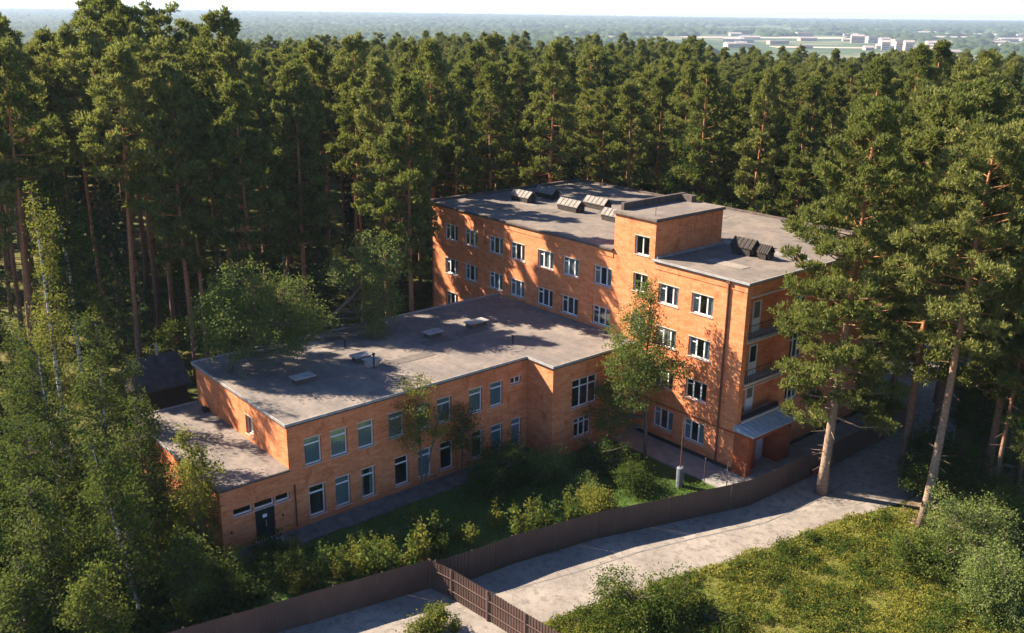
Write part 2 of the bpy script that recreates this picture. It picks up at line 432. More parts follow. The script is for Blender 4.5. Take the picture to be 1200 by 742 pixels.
def spruce_meshes(name, seed, H, r0, R, mats):
    r = np.random.default_rng(seed); m = MB()
    m.tube([(0, 0, 0), (.05, 0, H*.5), (0, .04, H)], [r0, r0*.6, .02], 7)
    T, O = [], []
    z = H*.12; i = 0
    while z < H*.98:
        t = (z-H*.1)/(H*.9); L = R*(1-t)**.85+.15
        for k in range(6):
            az = k*1.047+i*.5+r.uniform(-.2, .2); l = L*r.uniform(.75, 1.1); d = np.array([math.cos(az), math.sin(az), -.28+.5*t])
            n = max(3, int(l*6)); s = np.sort(r.uniform(.15, 1, n))[:, None]
            P = np.array([0, 0, z])+d*l*s+r.normal(0, .09+.07*l*(1-s), (n, 3))*np.array([1, 1, .4])
            T.append(P); O.append(np.repeat(unit(d)[None], n, 0))
        z += .42+.25*(1-t); i += 1
    tr = m.mesh(name+'_trunk', mats[0], True)
    V, F = needles(np.concatenate(T), np.concatenate(O), 9, .30, .1, r)
    return tr, tri_mesh(name+'_crown', V, F, mats[1])

def leafy_meshes(name, seed, stems, blobs, mats, leaf=.14, per=34, spread=.34, hollow=.45):
    """stems: list of (points, radii); blobs: (centre, radii(3), n clusters)"""
    r = np.random.default_rng(seed); m = MB(); P = []
    for pts, rad in stems:
        m.tube(pts, rad, 7, cap=False)
        pts = np.array(pts, float)
        for a, b in zip(pts[:-1], pts[1:]):
            for s in np.linspace(0, 1, 6): P.append(a+(b-a)*s)
    P = np.array(P) if len(P) else np.zeros((1, 3)); C = []
    zmin = P[:, 2].min()
    for c, rad, n in blobs:
        c = np.array(c, float); rad = np.array(rad, float)
        u = unit(r.normal(0, 1, (n, 3))); q = r.uniform(hollow, 1, (n, 1))**.7
        bump_ = 1+.34*np.sin(u[:, :1]*5+c[0])*np.cos(u[:, 1:2]*4+c[1])+.22*np.sin(u[:, 2:]*6+c[1]*3)
        cc = c+u*q*rad*bump_
        cc = cc[cc[:, 2] > .08]
        C.append(cc)
        for k in range(min(len(cc), 26)):
            e = cc[k]; dd = np.linalg.norm(P-e, axis=1)+np.maximum(0, P[:, 2]-e[2])*3
            b = P[dd.argmin()]
            mid = (b+e)/2+np.array([0, 0, -.04*np.linalg.norm(e-b)])
            L = np.linalg.norm(e-b); m.tube([b, mid, e], [.018+.010*L, .012+.006*L, .006], 3, 1, cap=False)
    C = np.concatenate(C)
    V, F = leaves(C, r.uniform(.6, 1.2, len(C))*spread, per, leaf, r)
    F = F[V[F[:, 0], 2] > .02]
    return m.mesh(name+'_trunk', [mats[0], BARK_GREY], True), tri_mesh(name+'_crown', V, F, mats[1])

def place_tree(name, meshes, loc, rz=0, sc=1.0, label='', cat='tree', group=None, trunk='trunk', crown='crown', sz=None):
    e = empty(name, loc, rz); e.scale = (sc, sc, sz if sz else sc)
    link(trunk, meshes[0], e); link(crown, meshes[1], e)
    tag(e, label, cat, group); return e

# ------------------------------------------------------------------ ground, road, lawns
def terrain_z(d):
    return np.interp(d, [0, 215, 420, 700, 60000], [0, 0, -28, -40, -40])
def ground():
    cx, cy_ = 10.0, -10.0
    rad = [0, 6, 12, 20, 30, 45, 65, 90, 120, 160, 210, 260, 300, 360, 430, 520, 650, 900, 1300, 1900, 2600, 3400, 4300, 5500, 7000, 9000, 11500, 14500]
    n = 128; V = [(cx, cy_, 0)]; F = []
    for r_ in rad[1:]:
        for k in range(n):
            a = 2*math.pi*k/n; x = cx+r_*math.cos(a); y = cy_+r_*math.sin(a)
            z = float(terrain_z(r_))
            if r_ > 4300:
                z += (18+20*(math.sin(a*5+.4)*.5+.5)+8*math.sin(a*17+r_))*min(1, (r_-4300)/4000)
            V.append((x, y, z))
    for k in range(n): F.append((0, 1+k, 1+(k+1) % n))
    for i in range(len(rad)-2):
        for k in range(n):
            a = 1+i*n+k; b = 1+i*n+(k+1) % n; F.append((a, a+n, b+n, b))
    me = bpy.data.meshes.new('ground'); me.from_pydata(V, [], F); me.materials.append(GROUND)
    me.polygons.foreach_set('use_smooth', [True]*len(F))
    tag(link('ground', me), 'brown and green forest ground running out to the far plain', 'ground', kind='structure')
ground()
def sheet(name, pts, z, mat, label, cat):
    import mathutils.geometry as mg
    tri = mg.tessellate_polygon([[Vector((*p, 0)) for p in pts]])
    me = bpy.data.meshes.new(name); me.from_pydata([(*p, z) for p in pts], [], [tuple(t) for t in tri]); me.materials.append(mat); me.update()
    for p in me.polygons:
        pass
    o = link(name, me)
    if me.polygons and me.polygons[0].normal.z < 0: me.flip_normals()
    return tag(o, label, cat, kind='structure')
ROAD_R = [(4.4, -22.9), (4.75, -22.0), (5.5, -18.2), (6.6, -13.0), (7.2, -9.6), (7.9, -6.4), (8.3, -3.2), (8.4, -1.0), (9.2, 1.6), (10.0, 4.4), (10.2, 7.6), (9.4, 12), (7.6, 18), (5, 24), (2.5, 30), (1, 38), (0, 60)]
ROAD_L = [(-7, 60), (-6, 40), (-5.4, 32), (-4.6, 26), (-2, 22.5), (2, 21.0), (3.9, 18.5), (3.98, 14), (3.9, 6), (3.8, -1), (3.8, -3), (1.9, -9.1), (.28, -14.1), (-.85, -20), (-1.1, -22.8), (-1.9, -25.2), (-3.6, -33.6), (-5, -40.5), (-7, -52), (30, -70), (34, -40), (20, -24.5), (8, -24.3), (4.6, -24.2)]
sheet('road', ROAD_R+ROAD_L, .012, ROAD, 'dusty pale concrete road and yard outside the brown fence', 'road')
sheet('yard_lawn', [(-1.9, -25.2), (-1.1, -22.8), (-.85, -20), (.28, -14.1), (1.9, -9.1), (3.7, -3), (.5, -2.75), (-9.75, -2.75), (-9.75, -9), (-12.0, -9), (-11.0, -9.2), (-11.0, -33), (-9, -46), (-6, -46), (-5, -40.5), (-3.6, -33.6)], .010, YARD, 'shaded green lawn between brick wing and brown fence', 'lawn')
sheet('meadow', [(4.95, -22.0), (5.7, -18.2), (6.8, -13.0), (7.4, -9.6), (8.1, -6.4), (8.5, -3.2), (8.6, -1.0), (9.4, 1.6), (10.2, 4.4), (14, 8), (19, 9), (26, 6), (34, -8), (34, -18), (20, -22.5), (8, -23.5), (4.6, -23.3)], .009, MEADOW, 'sunny weedy meadow to the right of the road', 'meadow')
sheet('bare_soil', [(10.4, 4.4), (12, 3.0), (14.2, 5.0), (16, 9), (19, 14), (17, 19), (12, 17), (10, 10)], .014, SAND, 'bare sandy soil strewn with pine litter under the pines', 'soil')
# walkways round the buildings (raised concrete strips)
m = MB(); m.prism([(-9.7, -2.7), (.6, -2.7), (2.6, -2.7), (3.6, -1.6), (3.6, 0.0), (3.7, 6), (3.7, 17), (0.06, 17), (0.06, .06), (-9.7, .06)], -.1, .10)
tag(m.build('walkway', WALK), 'pale concrete walkway along foot of the tall brick block', 'walkway', kind='structure')
m = MB(); m.prism([(-12.7, -35.0), (-10.9, -35.0), (-10.9, -9.0), (-12.7, -9.0)], -.1, .07)
tag(m.build('wing_path', WALK_DK), 'dark path along the foot of the lower wing', 'path', kind='structure')
m = MB()
for i in range(16):
    y = -30.5+i*1.25
    if i in (3, 7, 8, 12): continue
    m.box(-10.9+rng.normal(0, .02), y, -.05, -10.72, y+1.1, .11+rng.uniform(0, .04))
tag(m.build('path_kerb', WALK_DK), 'broken line of pale kerb stones beside the dark path', 'kerb', kind='structure')
sheet('road_seam', [(1.2,-21.9),(2.3,-17.5),(3.1,-13.2),(4.3,-9.0),(5.9,-4.2),(6.3,0.5),(6.2,5),(6.1,5),(6.2,.5),(5.8,-4.2),(4.2,-9.0),(3.0,-13.2),(2.22,-17.5),(1.13,-21.9)], .016, WALK_DK, 'dark dirty seam running along the middle of the road', 'seam')
m = MB(); pts = [(5.35, -17.9), (6.45, -12.9), (7.05, -9.4), (7.75, -6.2), (8.15, -3.1), (8.25, -1.0), (9.05, 1.7), (9.8, 4.3)]
# ------------------------------------------------------------------ walls with openings
def wall(m, axis, const, a0, a1, z0, z1, holes, out, depth=.22, mi=0, mi_rev=0):
    """rectangular wall on plane axis=const; holes (a,b,z,z'); out = +1/-1 outward direction."""
    A = sorted({a0, a1, *[h[0] for h in holes], *[h[1] for h in holes]}); Z = sorted({z0, z1, *[h[2] for h in holes], *[h[3] for h in holes]})
    def P(a, z, d=0):
        c = const-out*d
        return (c, a, z) if axis == 0 else (a, c, z)
    flip = (out > 0) if axis == 0 else (out < 0)
    def quad(p):
        m.poly(p if flip else p[::-1], mi)
    for i in range(len(A)-1):
        for j in range(len(Z)-1):
            ca, cz = (A[i]+A[i+1])/2, (Z[j]+Z[j+1])/2
            if any(h[0] < ca < h[1] and h[2] < cz < h[3] for h in holes): continue
            quad([P(A[i], Z[j]), P(A[i+1], Z[j]), P(A[i+1], Z[j+1]), P(A[i], Z[j+1])])
    for (a, b, z, zz) in [h[:4] for h in holes]:
        for q in ([P(a, z), P(a, z, depth), P(a, zz, depth), P(a, zz)], [P(b, z, depth), P(b, z), P(b, zz), P(b, zz, depth)],
                  [P(a, z), P(b, z), P(b, z, depth), P(a, z, depth)], [P(a, zz, depth), P(b, zz, depth), P(b, zz), P(a, zz)]):
            m.poly(q if flip else q[::-1], mi_rev)

_wc = {}
def window_parts(kind, W, H):
    """meshes in local coordinates: x along the wall from -W/2, z from 0, outward = -y; the wall face is y=0"""
    key = (kind, W, H)
    if key in _wc: return _wc[key]
    d = .15; t = .07; f = MB(); x0, x1 = -W/2, W/2; parts = []
    f.box(x0, d, 0, x0+t, d+.07, H); f.box(x1-t, d, 0, x1, d+.07, H); f.box(x0+t, d, 0, x1-t, d+.07, t); f.box(x0+t, d, H-t, x1-t, d+.07, H)
    panes = []
    def pane(a, b, z, zz): panes.append(MB().box(a, d+.03, z, b, d+.036, zz).mesh('pane', GLASS))
    if kind == 'triple':
        xa, xb = x0+W*.33, x0+W*.69; tz = H*.74
        f.box(xa-.055, d-.01, t, xa+.055, d+.06, H-t); f.box(xb-.055, d-.01, t, xb+.055, d+.06, H-t)
        f.box(x0+t, d+.005, tz-.035, xa-.055, d+.06, tz+.035)
        pane(x0+t, xa-.055, t, tz-.035); pane(x0+t, xa-.055, tz+.035, H-t); pane(xa+.055, xb-.055, t, H-t); pane(xb+.055, x1-t, t, H-t)
    elif kind == 'transom':
        tz = H*.76; f.box(x0+t, d-.01, tz-.05, x1-t, d+.06, tz+.05)
        pane(x0+t, x1-t, t, tz-.05); pane(x0+t, x1-t, tz+.05, H-t)
    elif kind == 'pair':
        f.box(-.045, d-.01, t, .045, d+.06, H-t); pane(x0+t, -.045, t, H-t); pane(.045, x1-t, t, H-t)
    elif kind == 'grid':
        xs = [x0+t, x0+W*.34, x0+W*.67, x1-t]; tz = H*.72
        for x in xs[1:-1]: f.box(x-.045, d-.01, t, x+.045, d+.06, H-t)
        f.box(x0+t, d-.005, tz-.045, x1-t, d+.058, tz+.045)
        for i in range(3):
            a = xs[i]+(.045 if i else 0); b = xs[i+1]-(.045 if i < 2 else 0)
            pane(a, b, t, tz-.045); pane(a, b, tz+.045, H-t)
    elif kind == 'single':
        pane(x0+t, x1-t, t, H-t)
    fr = f.mesh('frame', WHITE_PVC)
    s = MB(); s.box(x0-.06, -.06, -.045, x1+.06, d-.005, -.004); sill = s.mesh('sill', SILL)
    l = MB(); l.box(x0-.05, -.018, H+.004, x1+.05, .03, H+.07); lint = l.mesh('lintel', LINTEL)
    cu = MB(); n = 14
    for i in range(n):
        xa = x0+W*i/n; xb = x0+W*(i+1)/n; ya = d+.09+(.03 if i % 2 else 0); yb = d+.09+(0 if i % 2 else .03)
        cu.poly([(xa, ya, 0), (xb, yb, 0), (xb, yb, H), (xa, ya, H)])
    cur = cu.mesh('curtain', CURTAIN)
    hc = MB()
    for i in range(n//3):
        xa = x0+W*i/n; xb = x0+W*(i+1)/n; ya = d+.09+(.03 if i % 2 else 0); yb = d+.09+(0 if i % 2 else .03)
        hc.poly([(xa, ya, 0), (xb, yb, 0), (xb, yb, H), (xa, ya, H)])
        hc.poly([(-xb, yb, 0), (-xa, ya, 0), (-xa, ya, H), (-xb, yb, H)])
    half = hc.mesh('curtain', CURTAIN)
    _wc[key] = (fr, panes, sill, lint, cur, half); return _wc[key]
def add_window(parent, kind, loc, rz, W, H, curtain=0, lintel=True):
    fr, panes, sill, lint, cur, half = window_parts(kind, W, H)
    e = empty('window', loc, rz, parent)
    link('frame', fr, e)
    for p in panes: link('pane', p, e)
    link('sill', sill, e)
    if lintel: link('lintel', lint, e)
    if curtain == 1: link('curtain', cur, e)
    if curtain == 2: link('curtain', half, e)
    return e

# ------------------------------------------------------------------ the four-storey block
ZT, ZTOW, UL, D, DR = 14.1, 17.02, -36.4, 19.75, 15.8
UTA, UTB, VT = -12.56, -8.42, 7.8
block = tag(empty('brick_block', (0, 0, 0)), 'four storey orange brick block with stair tower, flat grey roof and loggias', 'building')
WW, WH = 1.95, 1.48
colsU = [-33.45, -30.45, -26.9, -23.94, -20.33, -17.3, -13.67, -6.9, -3.75]
rows = [(10.99, 4), (7.70, 3), (4.42, 2)]
holes = []; wins = []
for u in colsU:
    for z, r_ in rows:
        if r_ == 2 and -26.5 < u < -9.8: continue
        holes.append((u-WW/2, u+WW/2, z, z+WH)); wins.append(('triple', u, z, WW, WH))
for u in (-6.68, -3.7):
    holes.append((u-.98, u+.98, 1.10, 2.72)); wins.append(('triple', u, 1.10, 1.96, 1.62))
for u in (-33.45, -30.45):
    holes.append((u-WW/2, u+WW/2, 1.1, 2.58)); wins.append(('triple', u, 1.1, WW, WH))
stair = [(-10.43, -8.98, 14.22, 15.66), (-10.43, -8.98, 11.35, 12.75), (-10.43, -8.98, 8.05, 9.45)]
for a, b, z, zz in stair:
    holes.append((a, b, z, zz)); wins.append(('pair', (a+b)/2, z, round(b-a, 2), round(zz-z, 2)))
m = MB()
wall(m, 1, 0, UL, UTA, 0, ZT, [h for h in holes if h[1] < UTA], -1)
wall(m, 1, 0, UTA, UTB, 0, ZTOW, [h for h in holes if UTA < h[0] < UTB], -1)
wall(m, 1, 0, UTB, 0, 0, ZT, [h for h in holes if h[0] > UTB], -1)
m.build('front_wall', [BRICK], block)
m = MB(); wall(m, 0, UL, 0, D, 0, ZT, [], -1); wall(m, 1, D, UL, -4, 0, ZT, [(u-.97, u+.97, z, z+WH) for u in (-33, -29, -25, -21, -17, -13, -9) for z in (1.1, 4.42, 7.7, 10.99)], 1)
wall(m, 1, DR, -4, 0, 0, ZT, [], 1); wall(m, 0, -4, DR, D, 0, ZT, [], 1)
m.build('back_wall', [BRICK], block)
for u in (-33, -29, -25, -21, -17, -13, -9):
    for z in (1.1, 4.42, 7.7, 10.99): add_window(block, 'triple', (u, D, z), math.pi, 1.94, WH, 0)
# right end wall with loggia openings (faces +x)
LG = [(.5, 4.95, z-.25, z+2.72+.18) for z in (10.1, 6.8)]+[(.5, 4.95, 3.75, 6.30)]
RH = [(5.75, 7.45, z, z+2.0) for z in (10.6, 7.3, 4.0)]
RW = []
DOORH = [(1.7, 3.0, .12, 2.35)]
m = MB(); wall(m, 0, 0, 0, DR, 0, ZT, LG+RH+RW+DOORH, 1, depth=.3)
m.build('end_wall', [BRICK], block)
for (a, b, z, zz) in RH: add_window(block, 'grid', (0, (a+b)/2, z), math.pi/2, 1.70, 2.0, 0)
for (a, b, z, zz) in RW: add_window(block, 'triple', (0, (a+b)/2, z), math.pi/2, WW, WH, 0)
for i, (a, b, z, zz) in enumerate(LG):
    bal = empty('balcony', (0, 0, 0), 0, block)
    m = MB(); x_in = -.9
    m.poly([(x_in, a, z), (x_in, b, z), (x_in, b, zz), (x_in, a, zz)]); m.poly([(-.3, a, z), (x_in, a, z), (x_in, a, zz), (-.3, a, zz)][::-1]); m.poly([(-.3, b, z), (x_in, b, z), (x_in, b, zz), (-.3, b, zz)])
    m.poly([(x_in, a, zz), (x_in, b, zz), (-.3, b, zz), (-.3, a, zz)])
    m.build('recess_wall', BRICK, bal)
    MB().box(-.89, a+.01, z, .10, b-.01, z+.16).build('slab', CONC, bal)
    MB().box(.104, a-.03, z-.02, .17, b+.03, z+.15).build('slab_edge', LINTEL if i else METAL_EDGE, bal)
    r = MB(); zt = z+1.12
    if i < 2:
        r.tube([(.04, a+.05, zt), (.04, b-.05, zt)], .028, 5); r.tube([(.04, a+.05, z+.22), (.04, b-.05, z+.22)], .02, 5)
        n = 16
        for k in range(n+1): r.tube([(.04, a+.05+(b-a-.1)*k/n, z+.16), (.04, a+.05+(b-a-.1)*k/n, zt)], .014, 4)
    else:
        r.tube([(.04, a+.05, z+.55), (.04, b-.05, z+.55)], .04, 5); r.box(.02, a+.03, z+.16, .06, b-.03, z+.5)
    r.build('railing', BLACK_METAL, bal)
    dm = MB(); dy = a+1.55
    dm.box(x_in+.01, dy, z+.17, x_in+.09, dy+.07, z+2.45); dm.box(x_in+.01, dy+.83, z+.17, x_in+.09, dy+.9, z+2.45); dm.box(x_in+.01, dy+.07, z+2.37, x_in+.09, dy+.83, z+2.45); dm.box(x_in+.01, dy+.07, z+1.05, x_in+.09, dy+.83, z+1.15)
    dm.box(x_in+.02, dy+.07, z+.17, x_in+.07, dy+.83, z+1.05)
    dm.build('balcony_door', WHITE_PVC, bal)
    MB().box(x_in+.02, dy+.07, z+1.15, x_in+.03, dy+.83, z+2.37).build('door_glass', BLACK_METAL if i == 1 else DARK_IN, bal)
    MB().box(.003, a-.02, zz+.004, .12, 6.6 if i == 0 else b+.05, zz+.12).build('lintel_band', LINTEL, bal)
# interior floors keep the rooms behind the glass dark
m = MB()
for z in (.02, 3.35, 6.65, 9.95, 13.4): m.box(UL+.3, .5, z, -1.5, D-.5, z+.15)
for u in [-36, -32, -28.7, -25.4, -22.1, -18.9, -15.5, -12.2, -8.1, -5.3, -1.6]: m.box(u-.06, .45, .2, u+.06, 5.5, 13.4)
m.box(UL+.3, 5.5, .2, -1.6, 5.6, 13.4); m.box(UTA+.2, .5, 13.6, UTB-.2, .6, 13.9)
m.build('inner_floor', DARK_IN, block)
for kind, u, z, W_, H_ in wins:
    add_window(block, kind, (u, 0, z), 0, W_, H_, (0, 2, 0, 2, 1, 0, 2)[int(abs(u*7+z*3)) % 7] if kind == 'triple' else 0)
# stair tower
tw = empty('stair_tower', (0, 0, 0), 0, block)
m = MB(); wall(m, 0, UTB, 0, VT, ZT-.2, ZTOW, [], 1); wall(m, 0, UTA, 0, VT, ZT-.2, ZTOW, [], -1); wall(m, 1, VT, UTA, UTB, ZT-.2, ZTOW, [], 1)
m.build('tower_wall', BRICK, tw)
MB().prism([(UTA-.1, -.12), (UTB+.12, -.12), (UTB+.12, VT+.1), (UTA-.1, VT+.1)], ZTOW+.004, ZTOW+.16).build('tower_roof', FELT, tw)
MB().prism([(UTA-.14, -.16), (UTB+.16, -.16), (UTB+.16, VT+.14), (UTA-.14, VT+.14)], ZTOW-.06, ZTOW).build('tower_eave', DARK_EDGE, tw)
MB().box(UTA+.1, .5, ZTOW+.16, UTA+.38, VT-.1, ZTOW+.72).box(UTA+.38, VT-.7, ZTOW+.16, UTA+1.5, VT-.1, ZTOW+.66).build('tower_parapet', DARK_EDGE, tw)
MB().tube([(UTB-.9, .9, ZTOW+.1), (UTB-.9, .9, ZTOW+1.0)], .02, 5).build('rod', BLACK_METAL, tw)
# roof of the block: felt deck, edges, ventilators
rf = empty('roof', (0, 0, 0), 0, block)
m = MB()
m.prism([(UL-.15, -.14), (UTA-.002, -.14), (UTA-.002, VT), (UL-.15, VT)], ZT-.12, ZT+.10)
m.prism([(UTB+.002, -.14), (.2, -.14), (.2, VT), (UTB+.002, VT)], ZT-.12, ZT+.10)
m.prism([(UL-.15, VT+.002), (.2, VT+.002), (.2, DR+.12), (-3.9, DR+.12), (-3.9, D+.12), (UL-.15, D+.12)], ZT-.12, ZT+.10)
m.build('felt_deck', FELT, rf)
m = MB(); m.box(UL-.2, -.22, ZT-.05, UTA, -.145, ZT+.05); m.build('dark_eave', DARK_EDGE, rf)
m = MB(); m.box(UTB, -.24, ZT-.02, .28, -.145, ZT+.13); m.box(.205, -.14, ZT-.02, .28, DR, ZT+.13); m.build('drip_edge', METAL_EDGE, rf)
m = MB(); m.box(UL-.22, -.1, ZT+.10, UL+.12, D, ZT+.34); m.box(UL+.12, D-.2, ZT+.10, -4, D+.15, ZT+.26); m.build('kerb', DARK_EDGE, rf)
m = MB(); m.box(UTB+.02, 8.05, ZT+.1, -.6, 8.28, ZT+.34); m.box(UTB+.02, .1, ZT+.1, UTB+.22, VT, ZT+.26); m.build('upstand', METAL_EDGE, rf)
m = MB(); m.box(UL, -.05, ZT-.62, UTA-.02, -.003, ZT-.13); m.box(UTB+.02, -.05, ZT-.62, .05, -.003, ZT-.13); m.box(.003, 0, ZT-.62, .05, DR, ZT-.13)
m.build('cornice_band', BRICK, block)
m = MB(); m.box(UL, -.045, 3.02, UL+9.8, -.003, 3.13); m.box(-9.7, -.045, 3.02, .04, -.003, 3.13); m.build('string_course', BRICK_RED, block)
MB().box(-9.7, -.05, .1, .02, -.003, .38).build('plinth', WOOD_DARK, block); MB().box(.003, 5.6, .1, .05, DR, .38).build('plinth', WOOD_DARK, block)
MB().tube([(-1.5, -.09, .2), (-1.5, -.09, ZT-.05)], .075, 7).box(-1.66, -.22, ZT-.28, -1.34, -.01, ZT-.07).build('downpipe', PIPE, block)
rp = np.random.default_rng(17)
PATCH = roof_mat('darker felt patch', (.13, .112, .10), (.16, .135, .12)); PATCHL = roof_mat('paler felt patch', (.25, .215, .19), (.28, .24, .20))
for k in range(11):
    x = rp.uniform(UL+2, UTA-3) if k < 8 else rp.uniform(UTB+1, -4); y = rp.uniform(1.2, 6) if k % 2 else rp.uniform(12, 17)
    MB().box(x, y, ZT+.10, x+rp.uniform(1, 4.5), y+rp.uniform(.9, 1.1), ZT+.112+.002*k).build('felt_patch', PATCH if k % 3 else PATCHL, block)
def vent_house(x, y, L, Wd, Hh, dark=False):
    e = empty('roof_ventilator', (x, y, ZT+.10), 0, block)
    b = MB(); b.box(-L/2, -Wd/2, 0, L/2, Wd/2, Hh*.55)
    for s in (-1, 1):
        b.poly([(s*L/2, -Wd/2, Hh*.55), (s*L/2, Wd/2, Hh*.55), (s*L/2, 0, Hh)][::s])
        b.box(s*(L/2+.12)-.12, -Wd*.36, .15, s*(L/2+.12)+.12, Wd*.36, Hh*.55)
    b.build('body', WOOD_DARK if not dark else WOOD_DARK, e)
    r = MB()
    for s in (-1, 1):
        y1 = s*(Wd/2+.07); z1 = Hh*.55-.02
        pts = [(-L/2-.2, 0, Hh+.06), (L/2+.2, 0, Hh+.06), (L/2+.2, y1, z1), (-L/2-.2, y1, z1)]
        r.poly(pts if s < 0 else pts[::-1]); r.poly([(p[0], p[1], p[2]-.05) for p in pts][::-1 if s < 0 else 1])
        n = 5
        for k in range(n+1):
            xx = -L/2-.2+(L+.4)*k/n
            r.tube([(xx, 0, Hh+.08), (xx, y1, z1+.02)], .025, 4)
    r.build('vent_roof', VENTROOF if not dark else WOOD_DARK, e)  # the dark pair's backlit shade is put into this colour
for a in ((-31.4, 7.1, 2.3, 1.0, 1.0), (-31.4, 10.2, 2.2, 1.0, 1.0), (-25.35, 7.6, 2.4, 1.0, 1.0), (-24.6, 10.3, 2.4, 1.0, 1.0), (-19.6, 7.4, 2.2, 1.0, 1.0)): vent_house(*a)
vent_house(-5.2, 6.6, 1.6, 1.1, 1.15, True); vent_house(-3.3, 6.5, .6, .8, 1.0, True)
# porch
po = empty('porch', (0, 0, 0), 0, block)
m = MB(); m.box(.003, -.10, .1, 1.30, .32, 3.3, 0); m.box(.003, .32, 2.75, 1.28, 4.7, 3.35, 0); m.box(.003, 3.55, .1, 1.30, 5.05, 2.75, 0); m.box(.003, 1.05, .1, .75, 1.6, 2.75, 0)
m.build('porch_wall', BRICK_RED, po)
m = MB(); m.poly([(-.0, -.25, 3.72), (-.0, 5.2, 3.72), (1.62, 5.2, 3.40), (1.62, -.25, 3.40)][::-1]); m.poly([(-.0, -.25, 3.66), (-.0, 5.2, 3.66), (1.62, 5.2, 3.34), (1.62, -.25, 3.34)])
m.box(1.62, -.25, 3.3, 1.66, 5.2, 3.42); m.poly([(0, -.25, 3.35), (1.62, -.25, 3.34), (1.62, -.25, 3.40), (0, -.25, 3.72)]); m.poly([(0, 5.2, 3.35), (1.62, 5.2, 3.34), (1.62, 5.2, 3.40), (0, 5.2, 3.72)][::-1])
for k in range(12): m.tube([(0, -.2+k*.48, 3.74), (1.62, -.2+k*.48, 3.42)], .018, 4)
m.build('canopy', CANOPY, po)
MB().box(.05, 1.95, .12, .12, 3.3, 2.6).build('door', DOORPALE, po)
MB().box(.1, -.0, .1, 2.9, 5.3, .24).box(2.9, .1, .1, 3.2, 5.0, .17).build('step', WALK, po)

# ------------------------------------------------------------------ two-storey wing
UB, UF, UJ, ZW, L_, M_ = -26.2, -12.6, -9.77, 7.26, 28.29, 8.7
wing = tag(empty('brick_wing', (0, 0, 0)), 'two storey orange brick wing with long flat shaded roof', 'building')
wu = [(-27.16, -25.97), (-25.29, -24.05), (-23.27, -22.08), (-20.9, -19.7), (-18.75, -17.6), (-16.93, -15.7), (-14.14, -12.95), (-12.22, -11.05)]
wl = [(-27.0, -25.85), (-25.1, -24.0), (-23.15, -22.1), (-20.5, -19.4), (-18.6, -17.5), (-16.7, -15.6), (-13.9, -12.9), (-12.12, -11.05), (-10.2, -9.2)]
H1 = [(a, b, 4.16, 5.98) for a, b in wu]; H2 = [(a, b, .52, 2.62) for a, b in wl]; H3 = [(-10.3, -9.3, 5.42, 5.95)]
m = MB(); wall(m, 0, UF, -L_, -M_, 0, ZW, H1+H2+H3, 1); m.build('side_wall', [BRICK], wing)
m = MB(); wall(m, 1, -M_, UF, UJ, 0, ZW, [], -1)
J1 = [(-6.75, -4.15, 3.5, 5.72)]; J2 = [(-6.45, -4.7, 1.05, 2.6)]
wall(m, 0, UJ, -M_, 0, 0, ZW, J1+J2, 1); m.build('projecting_wall', [BRICK], wing)
E1 = [(-18.4, -17.35, 4.75, 6.1)]
m = MB(); wall(m, 1, -L_, UB, UF, 0, ZW, E1, -1); wall(m, 0, UB, -L_, 0, 0, ZW, [], -1); m.build('end_wall', [BRICK], wing)
for i, (a, b, z, zz) in enumerate(H1): add_window(wing, 'transom', (UF, (a+b)/2, z), math.pi/2, 1.19, 1.82, (1, 1, 1, 1, 1, 1, 1, 1)[i])
for i, (a, b, z, zz) in enumerate(H2): add_window(wing, 'transom', (UF, (a+b)/2, z), math.pi/2, round(b-a, 1), 2.1, (0, 1, 2, 0, 1, 0, 0, 1, 1)[i])
add_window(wing, 'pair', (UF, -9.8, 5.42), math.pi/2, 1.0, .53, 0)
add_window(wing, 'grid', (UJ, -5.45, 3.5), math.pi/2, 2.6, 2.22, 0); add_window(wing, 'grid', (UJ, -5.575, 1.05), math.pi/2, 1.75, 1.55, 0)
add_window(wing, 'single', (-17.875, -L_, 4.75), 0, 1.05, 1.35, 1)
m = MB()
for z in (.02, 3.4, 6.6): m.box(UB+.3, -L_+.45, z, UF-.45, -.3, z+.15)
m.box(UF-.45, -M_+.4, .1, UJ-.45, -.3, .2); m.box(UF-.45, -M_+.4, 3.2, UJ-.45, -.3, 3.3)
m.box(UF-4.6, -L_+.5, .1, UF-4.5, -.4, 6.6)
for y in np.arange(-26, -2, 3.9): m.box(UF-4.5, y-.05, .1, UF-.5, y+.05, 6.6)
m.build('inner_floor', DARK_IN, wing)
wr = empty('roof', (0, 0, 0), 0, wing)
foot = [(UB-.12, -L_-.12), (UF+.14, -L_-.12), (UF+.14, -M_-.12), (UJ+.14, -M_-.12), (UJ+.14, -.06), (UB-.12, -.06)]
MB().prism(foot, ZW-.05, ZW+.12).build('felt_deck', FELT_WING, wr)
m = MB()
m.box(UF+.145, -L_-.2, ZW-.02, UF+.2, -M_-.2, ZW+.15); m.box(UF+.145, -M_-.2, ZW-.02, UJ+.2, -M_-.125, ZW+.15); m.box(UJ+.145, -M_-.12, ZW-.02, UJ+.2, -.05, ZW+.15)
m.box(UB-.25, -L_-.2, ZW+.0, UB-.125, -.05, ZW+.24); m.box(UB-.125, -L_-.2, ZW+.0, UF+.145, -L_-.125, ZW+.16)
m.build('drip_edge', METAL_EDGE, wr)
m = MB(); m.box(UF+.003, -L_-.1, ZW-.16, UF+.1, -M_, ZW-.055); m.box(UJ+.003, -M_-.1, ZW-.16, UJ+.1, -.05, ZW-.055); m.build('under_edge_board', DARK_EDGE, wr)  # dark board just below the roof edge
